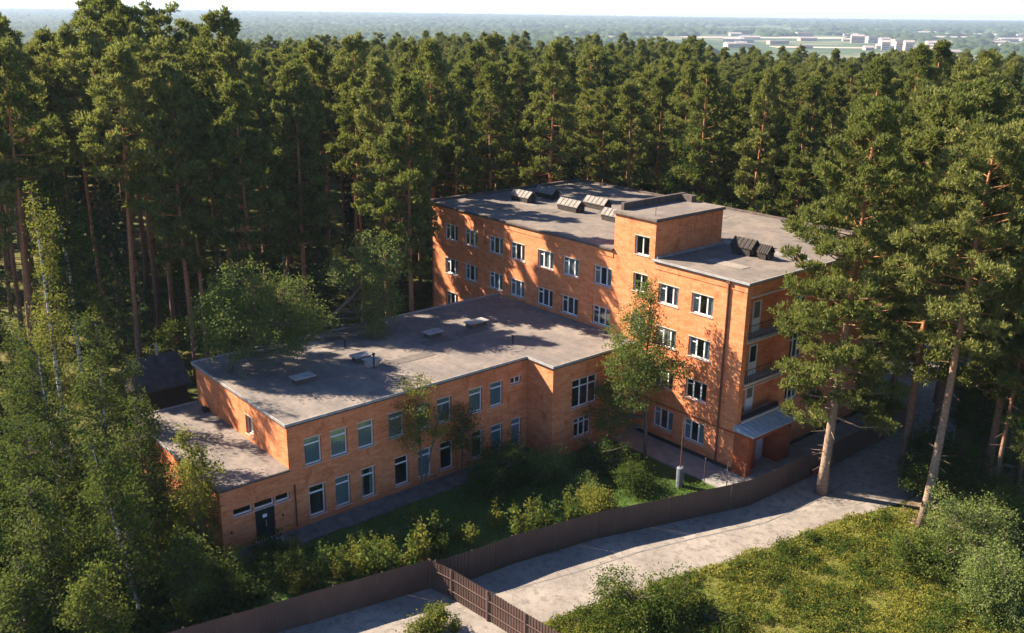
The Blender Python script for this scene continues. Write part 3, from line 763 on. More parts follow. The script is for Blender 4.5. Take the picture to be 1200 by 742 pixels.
for k in range(9):
    x = rp.uniform(UB+1, UF-4); y = rp.uniform(-26, -3)
    MB().box(x, y, ZW+.12, x+rp.uniform(.9, 1.1), y+rp.uniform(1.2, 4), ZW+.132+.002*k).build('felt_patch', PATCH if k % 3 else PATCHL, wing)
def box_vent(x, y, lx, ly, h):
    e = empty('roof_vent', (x, y, ZW+.12), 0, wing)
    MB().box(-lx/2, -ly/2, 0, lx/2, ly/2, h*.7).build('body', CONC if lx < .65 else SHED_ROOF, e)
    MB().prism([(-lx/2-.12, -ly/2-.15), (lx/2+.12, -ly/2-.15), (lx/2+.12, ly/2+.15), (-lx/2-.12, ly/2+.15)], h*.72, h*.86).build('lid', METAL_EDGE, e)
for a in ((-18.15, -24.1, .7, 1.25, .55), (-19.3, -18.75, .7, 1.2, .55), (-17.95, -18.75, .6, .8, .6), (-20.4, -11.6, .7, 1.2, .55), (-20.45, -7.3, .75, 1.6, .5)): box_vent(*a)
for x, y, h in ((-15.25, -7.85, .55), (-22.3, -18.3, .7), (-17.4, -18.9, 1.0), (-13.5, -19.0, .4)):
    p = MB(); p.tube([(x, y, ZW+.1), (x, y, ZW+.1+h)], .06, 6); p.tube([(x-.02, y, ZW+.1+h), (x+.02, y, ZW+.22+h)], .12, 6)
    p.build('vent_pipe', BLACK_METAL, wing)
m = MB()
m.tube([(UF+.1, -28.0, .3), (UF+.1, -28.0, 3.2)], .05, 6)
m.build('downpipe', PIPE, wing)

# ------------------------------------------------------------------ single-storey annex
ZA, AV = 4.27, -32.85
ann = tag(empty('brick_annex', (0, 0, 0)), 'single storey brick annex with black door at end of the wing', 'building')
D1 = [(-30.72, -29.42, .12, 2.28)]; T1 = [(-32.1, -30.85, 2.3, 2.8), (-30.72, -29.42, 2.3, 2.8), (-29.3, -28.35, 2.3, 2.8)]
m = MB(); wall(m, 0, UF, AV, -L_-.002, 0, ZA, D1+T1, 1); wall(m, 1, AV, UB, UF, 0, ZA, [], -1); wall(m, 0, UB, AV, -L_-.002, 0, ZA, [], -1)
m.build('wall', BRICK, ann)
for (a, b, z, zz) in T1: add_window(ann, 'single', (UF, (a+b)/2, z), math.pi/2, round(b-a, 2), .5, 0, False)
dr = empty('door', (UF, -30.07, .12), math.pi/2, ann)
MB().box(-.64, .10, 0, -.015, .15, 2.15).box(.015, .10, 0, .64, .15, 2.15).build('leaf', BLACK_METAL, dr)
MB().box(-.12, .085, 1.45, .16, .097, 1.68).build('notice', PAPER, dr)
MB().tube([(.08, .06, .85), (.08, .06, 1.25)], .02, 5).box(.06, .06, .86, .1, .1, .9).box(.06, .06, 1.2, .1, .1, 1.24).build('handle', METAL_EDGE, dr)
MB().box(UF+.02, -30.9, .07, UF+1.0, -29.2, .16).build('step', CONC, ann)
MB().box(UF-4, AV+.4, .1, UF-3.9, -28.6, 4).build('inner_wall', DARK_IN, ann)
ar = empty('roof', (0, 0, 0), 0, ann)
MB().prism([(UB-.1, AV-.12), (UF+.12, AV-.12), (UF+.12, -L_-.03), (UB-.1, -L_-.03)], ZA-.04, ZA+.1).build('felt_deck', FELT_WING, ar)
MB().box(UB-.2, AV-.2, ZA, UB-.105, -L_-.03, ZA+.2).box(UB-.105, AV-.2, ZA, UF-6, AV-.125, ZA+.18).build('drip_edge', METAL_EDGE, ar)
MB().box(UF-6, AV-.19, ZA-.03, UF+.19, AV-.125, ZA+.08).box(UF+.125, AV-.125, ZA-.03, UF+.19, -L_-.03, ZA+.08).build('dark_eave', DARK_EDGE, ar)
MB().box(-24.6, -28.75, ZA+.1, -24.1, -28.4, ZA+.4).build('roof_box', WOOD_DARK, ann)
for y in (-32.3, -28.9): MB().box(UF+.003, y-.05, 1.3, UF+.06, y+.05, 1.45).build('wall_box', BLACK_METAL, ann)

# ------------------------------------------------------------------ wooden hut behind the annex
hut = tag(empty('wooden_hut', (0, 0, 0)), 'small dark wooden hut with gable roof behind the annex', 'hut')
hx0, hx1, hy0, hy1, he, hr = -39.6, -35.3, -29.2, -25.6, 2.8, 4.6; hc = (hx0+hx1)/2
m = MB(); n = 14
for k in range(18):
    y = hy0+.2*k; m_ = MB().box(hx1-.03, y, .05, hx1+.012*(k % 2)+.01, y+.185, he); m_.build('plank', WOOD_DARK, hut)
for k in range(21):
    x = hx0+.205*k; zt = he+(hr-he)*(1-abs(x+.1-hc)/((hx1-hx0)/2)); MB().box(x, hy0-.012*(k % 2)-.01, .05, x+.19, hy0+.03, zt-.05).build('plank', WOOD_DARK, hut)
MB().box(hx0, hy0+.04, .02, hx1-.04, hy1, he).build('inner_shell', WOOD_DARK, hut)
r = MB()
for s in (-1, 1):
    xe = hc+s*((hx1-hx0)/2+.35); ze = he-.3
    pts = [(hc, hy0-.35, hr), (hc, hy1+.3, hr), (xe, hy1+.3, ze), (xe, hy0-.35, ze)]
    r.poly(pts[::-1] if s > 0 else pts); r.poly([(p[0], p[1], p[2]-.08) for p in pts][::1 if s > 0 else -1])
    for k in range(9):
        y = hy0-.3+k*.5; r.tube([(hc, y, hr+.02), (xe, y, ze+.02)], .02, 4)
r.build('roof', SHED_ROOF, hut)
MB().tube([(hc, -27, hr-.2), (hc, -27, hr+.9)], .12, 6).build('chimney', CONC, hut)

# ------------------------------------------------------------------ fences
def fence(pts, label, side=1, sheets=2, h=1.88):
    """pts: ground line; corrugated sheets with posts and two rails on the `side` side"""
    root = tag(empty('sheet_fence', (pts[0][0], pts[0][1], 0)), label, 'fence')
    ox, oy = pts[0]
    seq = []
    for (a, b) in zip(pts[:-1], pts[1:]):
        L = math.dist(a, b); n = max(1, round(L/2.7))
        for k in range(n): seq.append((tuple(a[i]+(b[i]-a[i])*k/n for i in (0, 1)), tuple(a[i]+(b[i]-a[i])*(k+1)/n for i in (0, 1))))
    for idx, (a, b) in enumerate(seq):
        L = math.dist(a, b); ang = math.atan2(b[1]-a[1], b[0]-a[0])
        e = (a[0]-ox, a[1]-oy, 0)
        for q in range(sheets):
            w0 = L*q/sheets; w1 = L*(q+1)/sheets; mm = MB(); ribs = max(3, int((w1-w0)/.2)); dx = (w1-w0)/ribs
            prof = []
            for k in range(ribs):
                x = w0+k*dx; prof += [(x, 0), (x+dx*.5, 0), (x+dx*.62, .022), (x+dx*.88, .022)]
            prof.append((w1, 0)); off = (idx*7+q*3) % 5*.004
            hh = h+((idx*13+q*5) % 7-3)*.006
            for (x1, y1), (x2, y2) in zip(prof[:-1], prof[1:]):
                mm.poly([(x1, y1+off, -.04), (x2, y2+off, -.04), (x2, y2+off, hh), (x1, y1+off, hh)])
            mm.build('metal_sheet', FENCE, root, e, ang)
        MB().box(-.03, -.03-.05*side, 0, .03, .03-.05*side, h+.02).build('post', FENCE_FR, root, e, ang)
        for z in (.55, 1.3): MB().box(.03, -.02-.045*side, z-.02, L-.03, .02-.045*side, z+.02).build('rail', FENCE_FR, root, e, ang)
    e = (seq[-1][1][0]-ox, seq[-1][1][1]-oy, 0); MB().box(-.03, -.03-.05*side, 0, .03, .03-.05*side, h+.02).build('post', FENCE_FR, root, e, ang)
    return root
fence([(-1.96, -25.32), (-3.62, -33.61), (-5.1, -41.0), (-6.7, -49)], 'brown metal fence running from the corner towards bottom left', side=1)
fence([(-1.90, -25.25), (-.3, -24.97), (2.58, -24.69), (5.4, -24.45), (8.3, -24.2), (12, -24.0)], 'brown metal fence with exposed rails between yard and road', side=1)
fence([(-1.6, -25.1), (-1.12, -22.85), (-.9, -20.0), (.27, -14.1), (1.89, -9.13), (3.75, -3.0), (3.88, -.6), (4.0, 5.0), (3.98, 14.1), (4.05, 18.4)], 'long dark brown metal fence between road and brick buildings', side=-1)

# ------------------------------------------------------------------ small yard things
p = tag(empty('vent_post', (-1.0, -4.6, .0)), 'thin pole rising from a fat grey cylinder beside the fence', 'post')
MB().tube([(0, 0, 0), (0, 0, 1.45), (0, 0, 1.5)], [.26, .26, .2], 12).build('cylinder', CYL, p)
MB().tube([(0, 0, 1.5), (.02, 0, 4.9)], .05, 6).build('pole', PIPE, p)
lab = ['dark thin metal pole on walkway nearest the grey cylinder', 'dark thin metal pole on walkway beside the downpipe', 'dark thin metal pole on walkway nearest the red porch']
for i, (x, y) in enumerate(((.1, -3.3), (1.5, -2.6), (2.4, -1.9))):
    o = MB().tube([(0, 0, 0), (0, 0, 2.1)], .035, 6).tube([(0, 0, 2.1), (0, 0, 2.15)], .05, 6).build('metal_pole', POLE, None, (x, y, .05)); tag(o, lab[i], 'pole')
m = MB()
for k in range(16):
    a = 2*math.pi*k/16
    for j in range(6):
        pass
def torus(R_, r_, n=20, k=8):
    m = MB(); v = []
    for i in range(n):
        for j in range(k):
            a = 2*math.pi*i/n; b = 2*math.pi*j/k
            m.v.append(((R_+r_*math.cos(b))*math.cos(a), (R_+r_*math.cos(b))*math.sin(a), r_+r_*math.sin(b)))
    for i in range(n):
        for j in range(k):
            a = i*k+j; b = i*k+(j+1) % k; c = ((i+1) % n)*k+(j+1) % k; d = ((i+1) % n)*k+j
            m.f.append((a, d, c, b)); m.mi.append(0)
    return m
tag(torus(.42, .13).build('old_tyre', TYRE, None, (12.7, 7.6, .012), smooth=True), 'whitish old tyre lying on bare soil under the pines', 'tyre')
lid = torus(.28, .04); lid.tube([(0, 0, .02), (0, 0, .06)], .27, 16)
o = lid.build('round_lid', REDLID, None, (4.22, 4.0, .5)); o.rotation_euler = (0, math.radians(80), 0); tag(o, 'dull red round lid leaning on fence by the pine trunk', 'lid')

# ------------------------------------------------------------------ tree prototypes
PV = []
specs = [(11, 27.5, .22, 12, 3.5, .80), (12, 27, .21, 11, 3.2, .80), (13, 26, .20, 14, 3.5, .45), (14, 28.5, .23, 14.5, 3.3, .78), (15, 25.5, .19, 10, 3.0, .75), (16, 27, .22, 16, 3.7, .42), (17, 26.5, .21, 12.5, 3.3, .90), (18, 28, .20, 17, 2.7, .55), (19, 24.5, .20, 8.5, 3.4, .80), (20, 28, .21, 17.5, 3.4, .60), (21, 27, .20, 16.5, 3.2, .75)]
for i, (sd, H, r0, hb, R, cone) in enumerate(specs):
    PV.append((pine_meshes('pine%d' % i, sd, H, r0, hb, R, [40, 46, 34, 42, 44, 32, 40, 26, 46, 32, 34][i], 17, 4, cone, 14, (BARK, NEEDLE), .40, .12, 8), H))
SV = [(spruce_meshes('spruce%d' % i, 30+i, 24, .2, 2.7, (BARK_GREY, SPRUCE)), 24) for i in range(2)]
def broad(seed, H, R, mats, leaf=.17, n=300, per=30, hb=.35):
    r = np.random.default_rng(seed)
    st = [([(0, 0, 0), (r.normal(0, .2), r.normal(0, .2), H*.5), (r.normal(0, .2), r.normal(0, .2), H*.96)], [H*.011, H*.007, .02])]
    bl = []
    for k in range(7):
        t = k/6; z = H*(hb+(1-hb)*t*.93); rr = R*(math.sin(math.pi*(.18+.75*t))**.8)*r.uniform(.75, 1.1); a = r.uniform(0, 6.28)
        bl.append(((math.cos(a)*R*.25, math.sin(a)*R*.25, z), (rr, rr, H*.10), n//7))
    return leafy_meshes('broad', seed, st, bl, mats, leaf, per, .38)
BV = [(broad(40, 17, 2.6, (BARK_BIRCH, LEAF), .20), 17), (broad(41, 14, 2.5, (BARK_GREY, LEAF_DK), .20), 14), (broad(42, 20, 2.5, (BARK_BIRCH, LEAF), .22, 340), 20)]
SM = [(broad(50, 5, 1.5, (BARK_GREY, LEAF_DK), .16, 90, 26, .15), 5), (broad(51, 4, 1.4, (BARK_GREY, LEAF), .16, 80, 26, .12), 4)]

# ------------------------------------------------------------------ forest
def in_forest(x, y):
    """where pines stand: behind and left of the buildings, and to the right"""
    if -44 < x < 3.5 and -36 < y < 22.5 and not (x < -38 and y > 3): 
        # trees close behind the wing
        if x < -40.5+2*math.sin(y*.5) and y < 22: return True
        return False
    if x <= -29.2:
        if x > -40.5+2*math.sin(y*.5) and y < 2: return False
        if -41.5 < x and -36 < y < -24.3: return False
        if x > -41 and y < -33.5: return False
        return y > -80
    if y >= 22.5 and x < 12:
        if abs(x-np.interp(y, [22, 26, 32, 40, 60], [-1, -2, -2.4, -2.6, -3.5])) < 4.0 and y < 62: return False
        return True
    if x >= 10.8 and y > 9+max(0, (x-16))*.25: return True
    return False
cand = []
step = 5.1
r = np.random.default_rng(99)
for i in range(-95, 60):
    for j in range(-30, 95):
        x = i*step+r.uniform(-1.5, 1.5)+(j % 2)*step*.5; y = j*step+r.uniform(-1.5, 1.5)
        if r.random() < .10: continue
        if not in_forest(x, y): continue
        if -48 < x < -38 and -22 < y < -9 and (i+j) % 2: continue
        dx, dy = x-CAM['loc'][0], y-CAM['loc'][1]; dist = math.hypot(dx, dy)
        if dist > 238: continue
        px, py, pz = project((x, y, 15))
        if pz < 5 or px < (-230 if dist < 100 else -170) or px > 1290: continue
        cand.append((dist, x, y, px))
cand.sort()
SHAPES = {0: 'tall pointed', 1: 'conical', 2: 'round-topped', 3: 'tall pointed', 4: 'low-branched conical', 5: 'round-topped', 6: 'conical', 7: 'slender bare-stemmed', 8: 'low-branched conical', 9: 'high-crowned long-stemmed', 10: 'high-crowned pointed'}
def zone_label(x, y, px, dist, vi):
    sh = SHAPES[vi]
    if x > -2 and px > 900: z = 'in the forest right of the road' if dist < 100 else 'far beyond the road bend on the right'
    elif px < 60: z = 'in the dark forest at the left picture edge' if dist < 100 else 'deep in the forest near the left picture edge'
    elif px < 260: z = 'standing behind the wooden hut' if dist < 108 else 'deep in the forest beyond the wooden hut'
    elif px < 520: z = 'behind the back edge of the wing roof' if dist < 112 else 'deep in the forest beyond the wing'
    elif px < 700: z = 'just behind the left half of the main roof' if dist < 122 else 'deep in the forest above the main roof ventilators'
    elif px < 900: z = 'just behind the right half of the main roof' if dist < 112 else 'deep in the forest above the stair tower'
    else: z = 'deep in the forest below the far town'
    return '%s pine %s' % (sh, z), '%s pines %s' % (sh, z)
near = cand[:285]; rest = cand[292:]
for k, (dist, x, y, px) in enumerate(near):
    q = r.random()
    hs = 1.02 if px < 300 and dist < 150 else .96
    if px < 270 and dist < 130: hs = 1.10
    if px < 60 and dist < 90: hs = 1.0
    if dist > 130 and px >= 270: hs = .89
    if dist > 150 and px >= 820: hs = .84
    if q < .84:
        vi = int(r.integers(len(PV)))
        if dist < 118 and px < 520: vi = (9, 10, 3, 5, 7, 9, 10, 9)[int(r.integers(8))]
        me, H = PV[vi]
        lab_, grp_ = zone_label(x, y, px, dist, vi)
        sc = hs*(r.uniform(.86, 1.06) if dist < 130 else r.uniform(.86, 1.02))
        e = place_tree('pine_tree', me, (x, y, 0), r.uniform(0, 6.28), sc*r.uniform(.88, 1.12), lab_, 'pine', grp_, sz=sc)
        e.rotation_euler = (r.normal(0, .02), r.normal(0, .02), r.uniform(0, 6.28))
    elif q < .90:
        me, H = SV[int(r.integers(2))]; sc = r.uniform(.75, 1.05)
        place_tree('spruce_tree', me, (x, y, 0), r.uniform(0, 6.28), sc, 'dark conical spruce standing among the pines', 'spruce', 'spruces among the pines')
    else:
        me, H = BV[int(r.integers(3))]; sc = r.uniform(.8, 1.1)
        place_tree('leafy_tree', me, (x, y, 0), r.uniform(0, 6.28), sc, 'light green leafy tree growing among the pines', 'tree', 'leafy trees among the pines')

def gn_instances(name, pts, objs, label, cat, scales, rots):
    """one object that instances crowns on its own points"""
    me = bpy.data.meshes.new(name); me.from_pydata([tuple(p) for p in pts], [], [])
    a = me.attributes.new('sc', 'FLOAT', 'POINT'); a.data.foreach_set('value', scales)
    a = me.attributes.new('rz', 'FLOAT', 'POINT'); a.data.foreach_set('value', rots)
    a = me.attributes.new('pick', 'INT', 'POINT'); a.data.foreach_set('value', [int(i) for i in np.random.default_rng(3).integers(0, len(objs), len(pts))])
    o = link(name, me)
    g = bpy.data.node_groups.new(name, 'GeometryNodeTree')
    g.interface.new_socket(name='Geometry', in_out='INPUT', socket_type='NodeSocketGeometry'); g.interface.new_socket(name='Geometry', in_out='OUTPUT', socket_type='NodeSocketGeometry')
    gi = g.nodes.new('NodeGroupInput'); go = g.nodes.new('NodeGroupOutput'); iop = g.nodes.new('GeometryNodeInstanceOnPoints'); jn = g.nodes.new('GeometryNodeJoinGeometry')
    iop.inputs['Pick Instance'].default_value = True
    for ob in reversed(objs):
        oi = g.nodes.new('GeometryNodeObjectInfo'); oi.inputs[0].default_value = ob; oi.inputs['As Instance'].default_value = True; oi.transform_space = 'ORIGINAL'
        g.links.new(oi.outputs['Geometry'], jn.inputs[0])
    def attr(n_, t_):
        x = g.nodes.new('GeometryNodeInputNamedAttribute'); x.data_type = t_; x.inputs[0].default_value = n_; return x.outputs[0]
    g.links.new(gi.outputs[0], iop.inputs['Points']); g.links.new(jn.outputs[0], iop.inputs['Instance'])
    g.links.new(attr('pick', 'INT'), iop.inputs['Instance Index']); g.links.new(attr('sc', 'FLOAT'), iop.inputs['Scale'])
    cx = g.nodes.new('ShaderNodeCombineXYZ'); g.links.new(attr('rz', 'FLOAT'), cx.inputs[2]); g.links.new(cx.outputs[0], iop.inputs['Rotation'])
    g.links.new(iop.outputs[0], go.inputs[0])
    md = o.modifiers.new('scatter', 'NODES'); md.node_group = g
    return tag(o, label, cat, kind='stuff')
pine_crowns = []
seen = set()
for o in COL.objects:
    if o.name.startswith('crown') and o.parent and o.parent.name.startswith('pine_tree') and o.data.name not in seen:
        seen.add(o.data.name); pine_crowns.append(o)
# more distant forest: lower-detail crowns of the same shapes would cost as much; instances are shared
R2 = list(rest)
P2 = [(x, y, 0) for _, x, y, _ in R2]
# the belt beyond, on the falling ground
for i in range(900):
    px = r.uniform(-80, 1290); dist = r.uniform(238, 300)
    a = math.atan((px-600)/CAM['f']); fx, fy = -math.sin(CAM['yaw']-a), math.cos(CAM['yaw']-a)
    if dist < 238 or dist > 300: continue
    x = CAM['loc'][0]+fx*dist; y = CAM['loc'][1]+fy*dist
    P2.append((x, y, float(terrain_z(math.hypot(x-10, y+10)))))
gn_instances('far_forest', P2, pine_crowns, 'dense pine forest receding towards the plain', 'forest', [float(s)*(.93 if project((p_[0], p_[1], 0))[0] > 820 else 1) for s, p_ in zip(r.uniform(.78, .93, len(P2)), P2)], [float(s) for s in r.uniform(0, 6.28, len(P2))])

# ------------------------------------------------------------------ particular pines
big = pine_meshes('edge_pine', 201, 26.2, .33, 5.6, 4.5, 96, 18, 5, .42, 20, (BARK_PALE, NEEDLE_B), .34, .085, 10, (.6, .2))
place_tree('pine_tree', big, (5.83, 2.32, 0), 0, 1, 'big pale-trunked pine standing on the road edge before the loggias', 'pine')
lean = pine_meshes('lean_pine', 202, 25.0, .30, 12.5, 4.4, 64, 17, 5, .42, 18, (BARK_PALE, NEEDLE_B), .34, .085, 10, (.9, .5))
place_tree('pine_tree', lean, (12.55, 3.41, 0), 0, 1, 'slanting orange-trunked pine at far edge of the meadow', 'pine')
mid = pine_meshes('mid_pine', 203, 27.0, .30, 7.0, 4.8, 76, 20, 6, .40, 12, (BARK, NEEDLE_B), .36, .12, 8)
for (x, y, s, rz, lb) in ((7.2, 11.0, .97, .4, 'wide-crowned pine right behind the big roadside pine'), (1.2, 20.0, .95, 2.0, 'broad pine beyond the right end of the block'),
                          (12.5, 12.5, .93, 3.2, 'broad dark-stemmed pine behind the slanting pine'), (5.2, 19.8, .98, 4.4, 'broad dark-stemmed pine at the road bend'),
                          (17.5, 8.8, .90, 5.2, 'broad low-branched pine behind the pale bushes at right'), (23.0, 10.5, .95, 1.4, 'broad low-branched pine at the right picture edge'), (15.0, 16.5, .98, 2.6, 'broad low-branched pine second row right of the road'), (20.5, 17.5, 1.0, 3.9, 'broad low-branched pine third row at right')):
    place_tree('pine_tree', mid, (x, y, 0), rz, s, lb, 'pine')
tallp = pine_meshes('tall_pine', 204, 27.5, .25, 11, 3.3, 60, 18, 5, .55, 14, (BARK, NEEDLE_B), .38, .12, 8)
for (x, y, s, rz, lb) in ((-29.0, -7.6, .95, .4, 'orange-stemmed pine touching the wing roof edge near the block'), (-37.8, -4.5, .98, 2.0, 'tall pine at the far left corner of the block'),
                          (-40.7, -22.6, .98, 1.0, 'tall straight pine standing right behind the wooden hut'), (-39.2, -12.5, .98, 5.0, 'tall pine behind the middle of the wing roof'),
                          (-36.5, -18.8, .93, 3.0, 'tall pine behind the leaning tree on the wing'),
                          (-43.5, -38.0, 1.14, 2.7, 'very tall pine added by the left edge to cast shade')):  # last pine is added to throw dappled shade towards the road
    place_tree('pine_tree', tallp, (x, y, 0), rz, s, lb, 'pine')

# ------------------------------------------------------------------ particular leafy trees
def leafy(name, seed, loc, stems, blobs, mats, label, leaf=.13, per=34, spread=.34, cat='tree', hollow=.45, crown='crown'):
    return place_tree(name, leafy_meshes(name, seed, stems, blobs, mats, leaf, per, spread, hollow), loc, 0, 1, label, cat, None, 'trunk', crown)
# tree growing on the roof
leafy('roof_tree', 301, (-22.6, -27.2, ZW+.10), [([(0, 0, 0), (.35, .25, 1.4), (1.3, 1.0, 3.0), (1.4, 3.2, 4.2)], [.14, .12, .09, .03]), ([(-.45, -.1, 0), (-.2, .1, 1.4), (-.6, .4, 3.2)], [.10, .08, .03])],
      [((-.4, .2, 3.9), (2.4, 2.4, 2.4), 190), ((1.3, 2.4, 3.6), (2.6, 2.9, 2.6), 220), ((.8, 5.0, 3.0), (2.0, 2.4, 2.1), 120), ((.0, 1.0, 6.0), (1.8, 2.0, 1.5), 80), ((1.2, 3.6, 5.4), (1.6, 1.8, 1.4), 60)], (BARK_GREY, LEAF_LT), 'silvery green bushy tree growing out of the wing roof', .15, 34, .36)
leafy('leaning_tree', 302, (-26.5, -21.6, 5.2), [([(-.6, -.6, -5.2), (0, 0, 0), (1.2, 2.5, 2.8), (1.8, 5.4, 5.2), (2.0, 7.3, 7.0)], [.28, .24, .19, .13, .04])],
      [((2.4, 7.6, 7.9), (2.2, 2.5, 1.8), 150), ((2.2, 7.6, 5.0), (1.8, 2.0, 2.4), 120), ((3.2, 6.6, 2.9), (.9, 1.0, 1.2), 40), ((1.6, 5.0, 7.2), (1.3, 1.6, 1.0), 40)], (BARK_GREY, LEAF_LT), 'leaning leafy tree bent over the back edge of wing roof', .15, 34, .34)
# tree in front of the facade
leafy('slim_tree', 303, (-5.72, -2.95, 0), [([(0, 0, 0), (-.1, 0, 4), (-.3, -.1, 8), (-.2, 0, 13.0)], [.15, .12, .08, .02]), ([(-.2, 0, 3.2), (-1.2, -.6, 6.5), (-1.4, -.7, 8)], [.08, .05, .02])],
      [((-.6, -.1, 12.4), (1.0, 1.0, 1.3), 60), ((-1.0, -.2, 10.4), (1.8, 1.5, 1.2), 110), ((-.5, -.3, 8.4), (2.7, 2.0, 1.3), 190), ((-1.0, -.7, 6.6), (2.7, 2.0, 1.3), 190), ((1.5, .0, 7.4), (1.6, 1.2, 1.1), 80), ((-1.7, -1.4, 4.8), (2.2, 1.6, 1.2), 130), ((-1.9, -2.0, 3.0), (1.7, 1.5, 1.1), 90)], (BARK_GREY, LEAF_LT), 'slender leafy tree standing before the tall brick facade', .14, 30, .30)
leafy('young_tree', 304, (-11.3, -19.2, 0), [([(0, 0, 0), (-.1, 0, 3), (-.5, .1, 8.3)], [.09, .07, .02]), ([(0, 0, .1), (.5, .6, 4), (.5, 1.4, 6.4)], [.06, .05, .02])],
      [((-.5, .2, 7.6), (.9, 1.0, 1.0), 34), ((-.2, -.3, 6.0), (1.2, 1.3, 1.1), 60), ((.1, .9, 5.0), (1.2, 1.4, 1.0), 50), ((.1, -.9, 4.4), (.9, 1.0, .9), 34)], (BARK_GREY, LEAF_YL), 'thin yellow-green young tree before the wing windows', .13, 22, .30)
leafy('young_tree', 305, (-11.6, -15.6, 0), [([(0, 0, 0), (.1, 0, 3), (.1, .1, 5.4)], [.07, .05, .02])],
      [((0, 0, 4.6), (.9, 1.2, 1.0), 44), ((.1, .3, 3.0), (1.2, 1.3, 1.1), 60)], (BARK_GREY, LEAF_DK), 'small dark green tree between the wing windows', .13, 26, .30)
# deciduous trees at lower left
birch_specs = [
 ('birch_tree', (-29.5, -36.6), 20.3, 2.3, LEAF_YL, BARK_BIRCH, 'tall pale birch whose top stands highest at far left'),
 ('birch_tree', (-20.5, -39.6), 12.6, 2.6, LEAF_DK, BARK_BIRCH, 'bushy birch at left edge below the tall pale birch'),
 ('birch_tree', (-22.0, -36.2), 13.2, 2.5, LEAF_DK, BARK_BIRCH, 'round birch left of the wooden hut'),
 ('leafy_tree', (-24.5, -34.2), 8.6, 2.4, LEAF_DK, BARK_GREY, 'low dark leafy tree hiding left corner of the annex'),
 ('leafy_tree', (-16.8, -35.6), 9.0, 2.5, LEAF_DK, BARK_GREY, 'dark leafy tree beside the end of the annex'),
 ('leafy_tree', (-13.2, -33.9), 8.2, 2.0, LEAF_YL, BARK_GREY, 'sunlit yellow-green tree covering the annex corner'),
 ('birch_tree', (-9.6, -39.0), 10.0, 2.3, LEAF_DK, BARK_BIRCH, 'thin slanting white-stemmed birch near bottom left'),
 ('leafy_tree', (-12.5, -42.5), 7.4, 2.7, LEAF_DK, BARK_GREY, 'dense dark leafy tree in bottom left corner'),
 ('leafy_tree', (-13.5, -38.6), 7.6, 2.5, LEAF, BARK_GREY, 'mid green leafy tree between the bottom left birches'),
 ('leafy_tree', (-8.0, -36.5), 4.6, 1.9, LEAF_DK, BARK_GREY, 'low dark bushy tree behind the left fence'),
 ('leafy_tree', (-17.5, -42.0), 9.5, 2.6, LEAF_DK, BARK_GREY, 'leafy tree cut by the lower left picture edge'),
 ('leafy_tree', (-26.5, -39.5), 11.5, 2.6, LEAF_DK, BARK_GREY, 'shaded leafy tree between two left birches'),
 ('leafy_tree', (-7.2, -42.0), 5.2, 2.0, LEAF, BARK_GREY, 'small leafy tree at bottom edge left of the fence'),
 ('leafy_tree', (-15.5, -45.8), 6.5, 2.6, LEAF_DK, BARK_GREY, 'low leafy tree at very bottom of the left edge'),
 ('leafy_tree', (-20.5, -43.8), 7.0, 2.6, LEAF_DK, BARK_GREY, 'dark leafy tree at the left picture edge, lower half'),
 ('leafy_tree', (-10.5, -44.6), 5.0, 2.4, LEAF_DK, BARK_GREY, 'dark bushy tree in the bottom left corner by the frame'),
]
for i, (nm, (x, y), H, R, lm, bm, lb) in enumerate(birch_specs):
    rr = np.random.default_rng(400+i)
    lean_ = (rr.uniform(-.8, .6), rr.uniform(-.6, .6))
    if 'slanting' in lb: lean_ = (-1.6, -.9)
    st = [([(0, 0, 0), (lean_[0]*.4, lean_[1]*.4, H*.45), (lean_[0], lean_[1], H*.97)], [H*.0095, H*.006, .02])]
    bl = []
    R *= .84
    nb = 9
    for k in range(nb):
        t = k/(nb-1); z = H*(.22+.74*t); q = R*max(.2, math.sin(math.pi*(.30+.62*t)))*rr.uniform(.55, 1.0); a = rr.uniform(0, 6.28)
        bl.append(((lean_[0]*z/H+math.cos(a)*R*.3, lean_[1]*z/H+math.sin(a)*R*.3, z), (q, q, H*.085), int(12+19*q)))
    leafy(nm, 400+i, (x, y, 0), st, bl, (bm, lm), lb, .155, 24, .30)

for i, (x, y, sc, vi, lb) in enumerate(((11.4, 13.6, .62, 1, 'dark leafy tree under the pines at the road bend'), (15.5, 11.8, .55, 0, 'leafy tree behind the whitish tyre under the pines'), (19.5, 12.5, .70, 1, 'dark leafy tree at the right edge below the pines'),
        (13.2, 18.0, .72, 1, 'dark leafy tree deeper behind the road bend'), (18.0, 18.5, .75, 0, 'tall leafy tree at right between the pines'), (8.6, 16.6, .50, 1, 'low leafy tree hiding the far end of the road'),
        (3.2, 25.5, .62, 0, 'leafy tree beyond the far end of the fence'), (9.8, 22.5, .8, 1, 'dark leafy tree behind the road trees'), (22.5, 16.0, .8, 1, 'dense leafy tree at far right under the pines'), (-1.4, 18.6, .34, 0, 'small leafy tree at the back corner of the block'))):
    me, H = BV[vi]; place_tree('leafy_tree', me, (x, y, 0), i*1.3, sc, lb, 'tree')
# bright leafy tree just behind the block roof
place_tree('birch_tree', broad(330, 21, 3.2, (BARK_BIRCH, LEAF), .22, 420, 30, .3), (-25.0, 24.2, 0), 0, 1, 'bright green birch just behind the main roof', 'tree')
place_tree('leafy_tree', broad(331, 15, 3.0, (BARK_GREY, LEAF), .22, 300, 30, .2), (-17.0, 22.8, 0), 0, .9, 'shorter green leafy tree behind the main roof near the tower', 'tree')

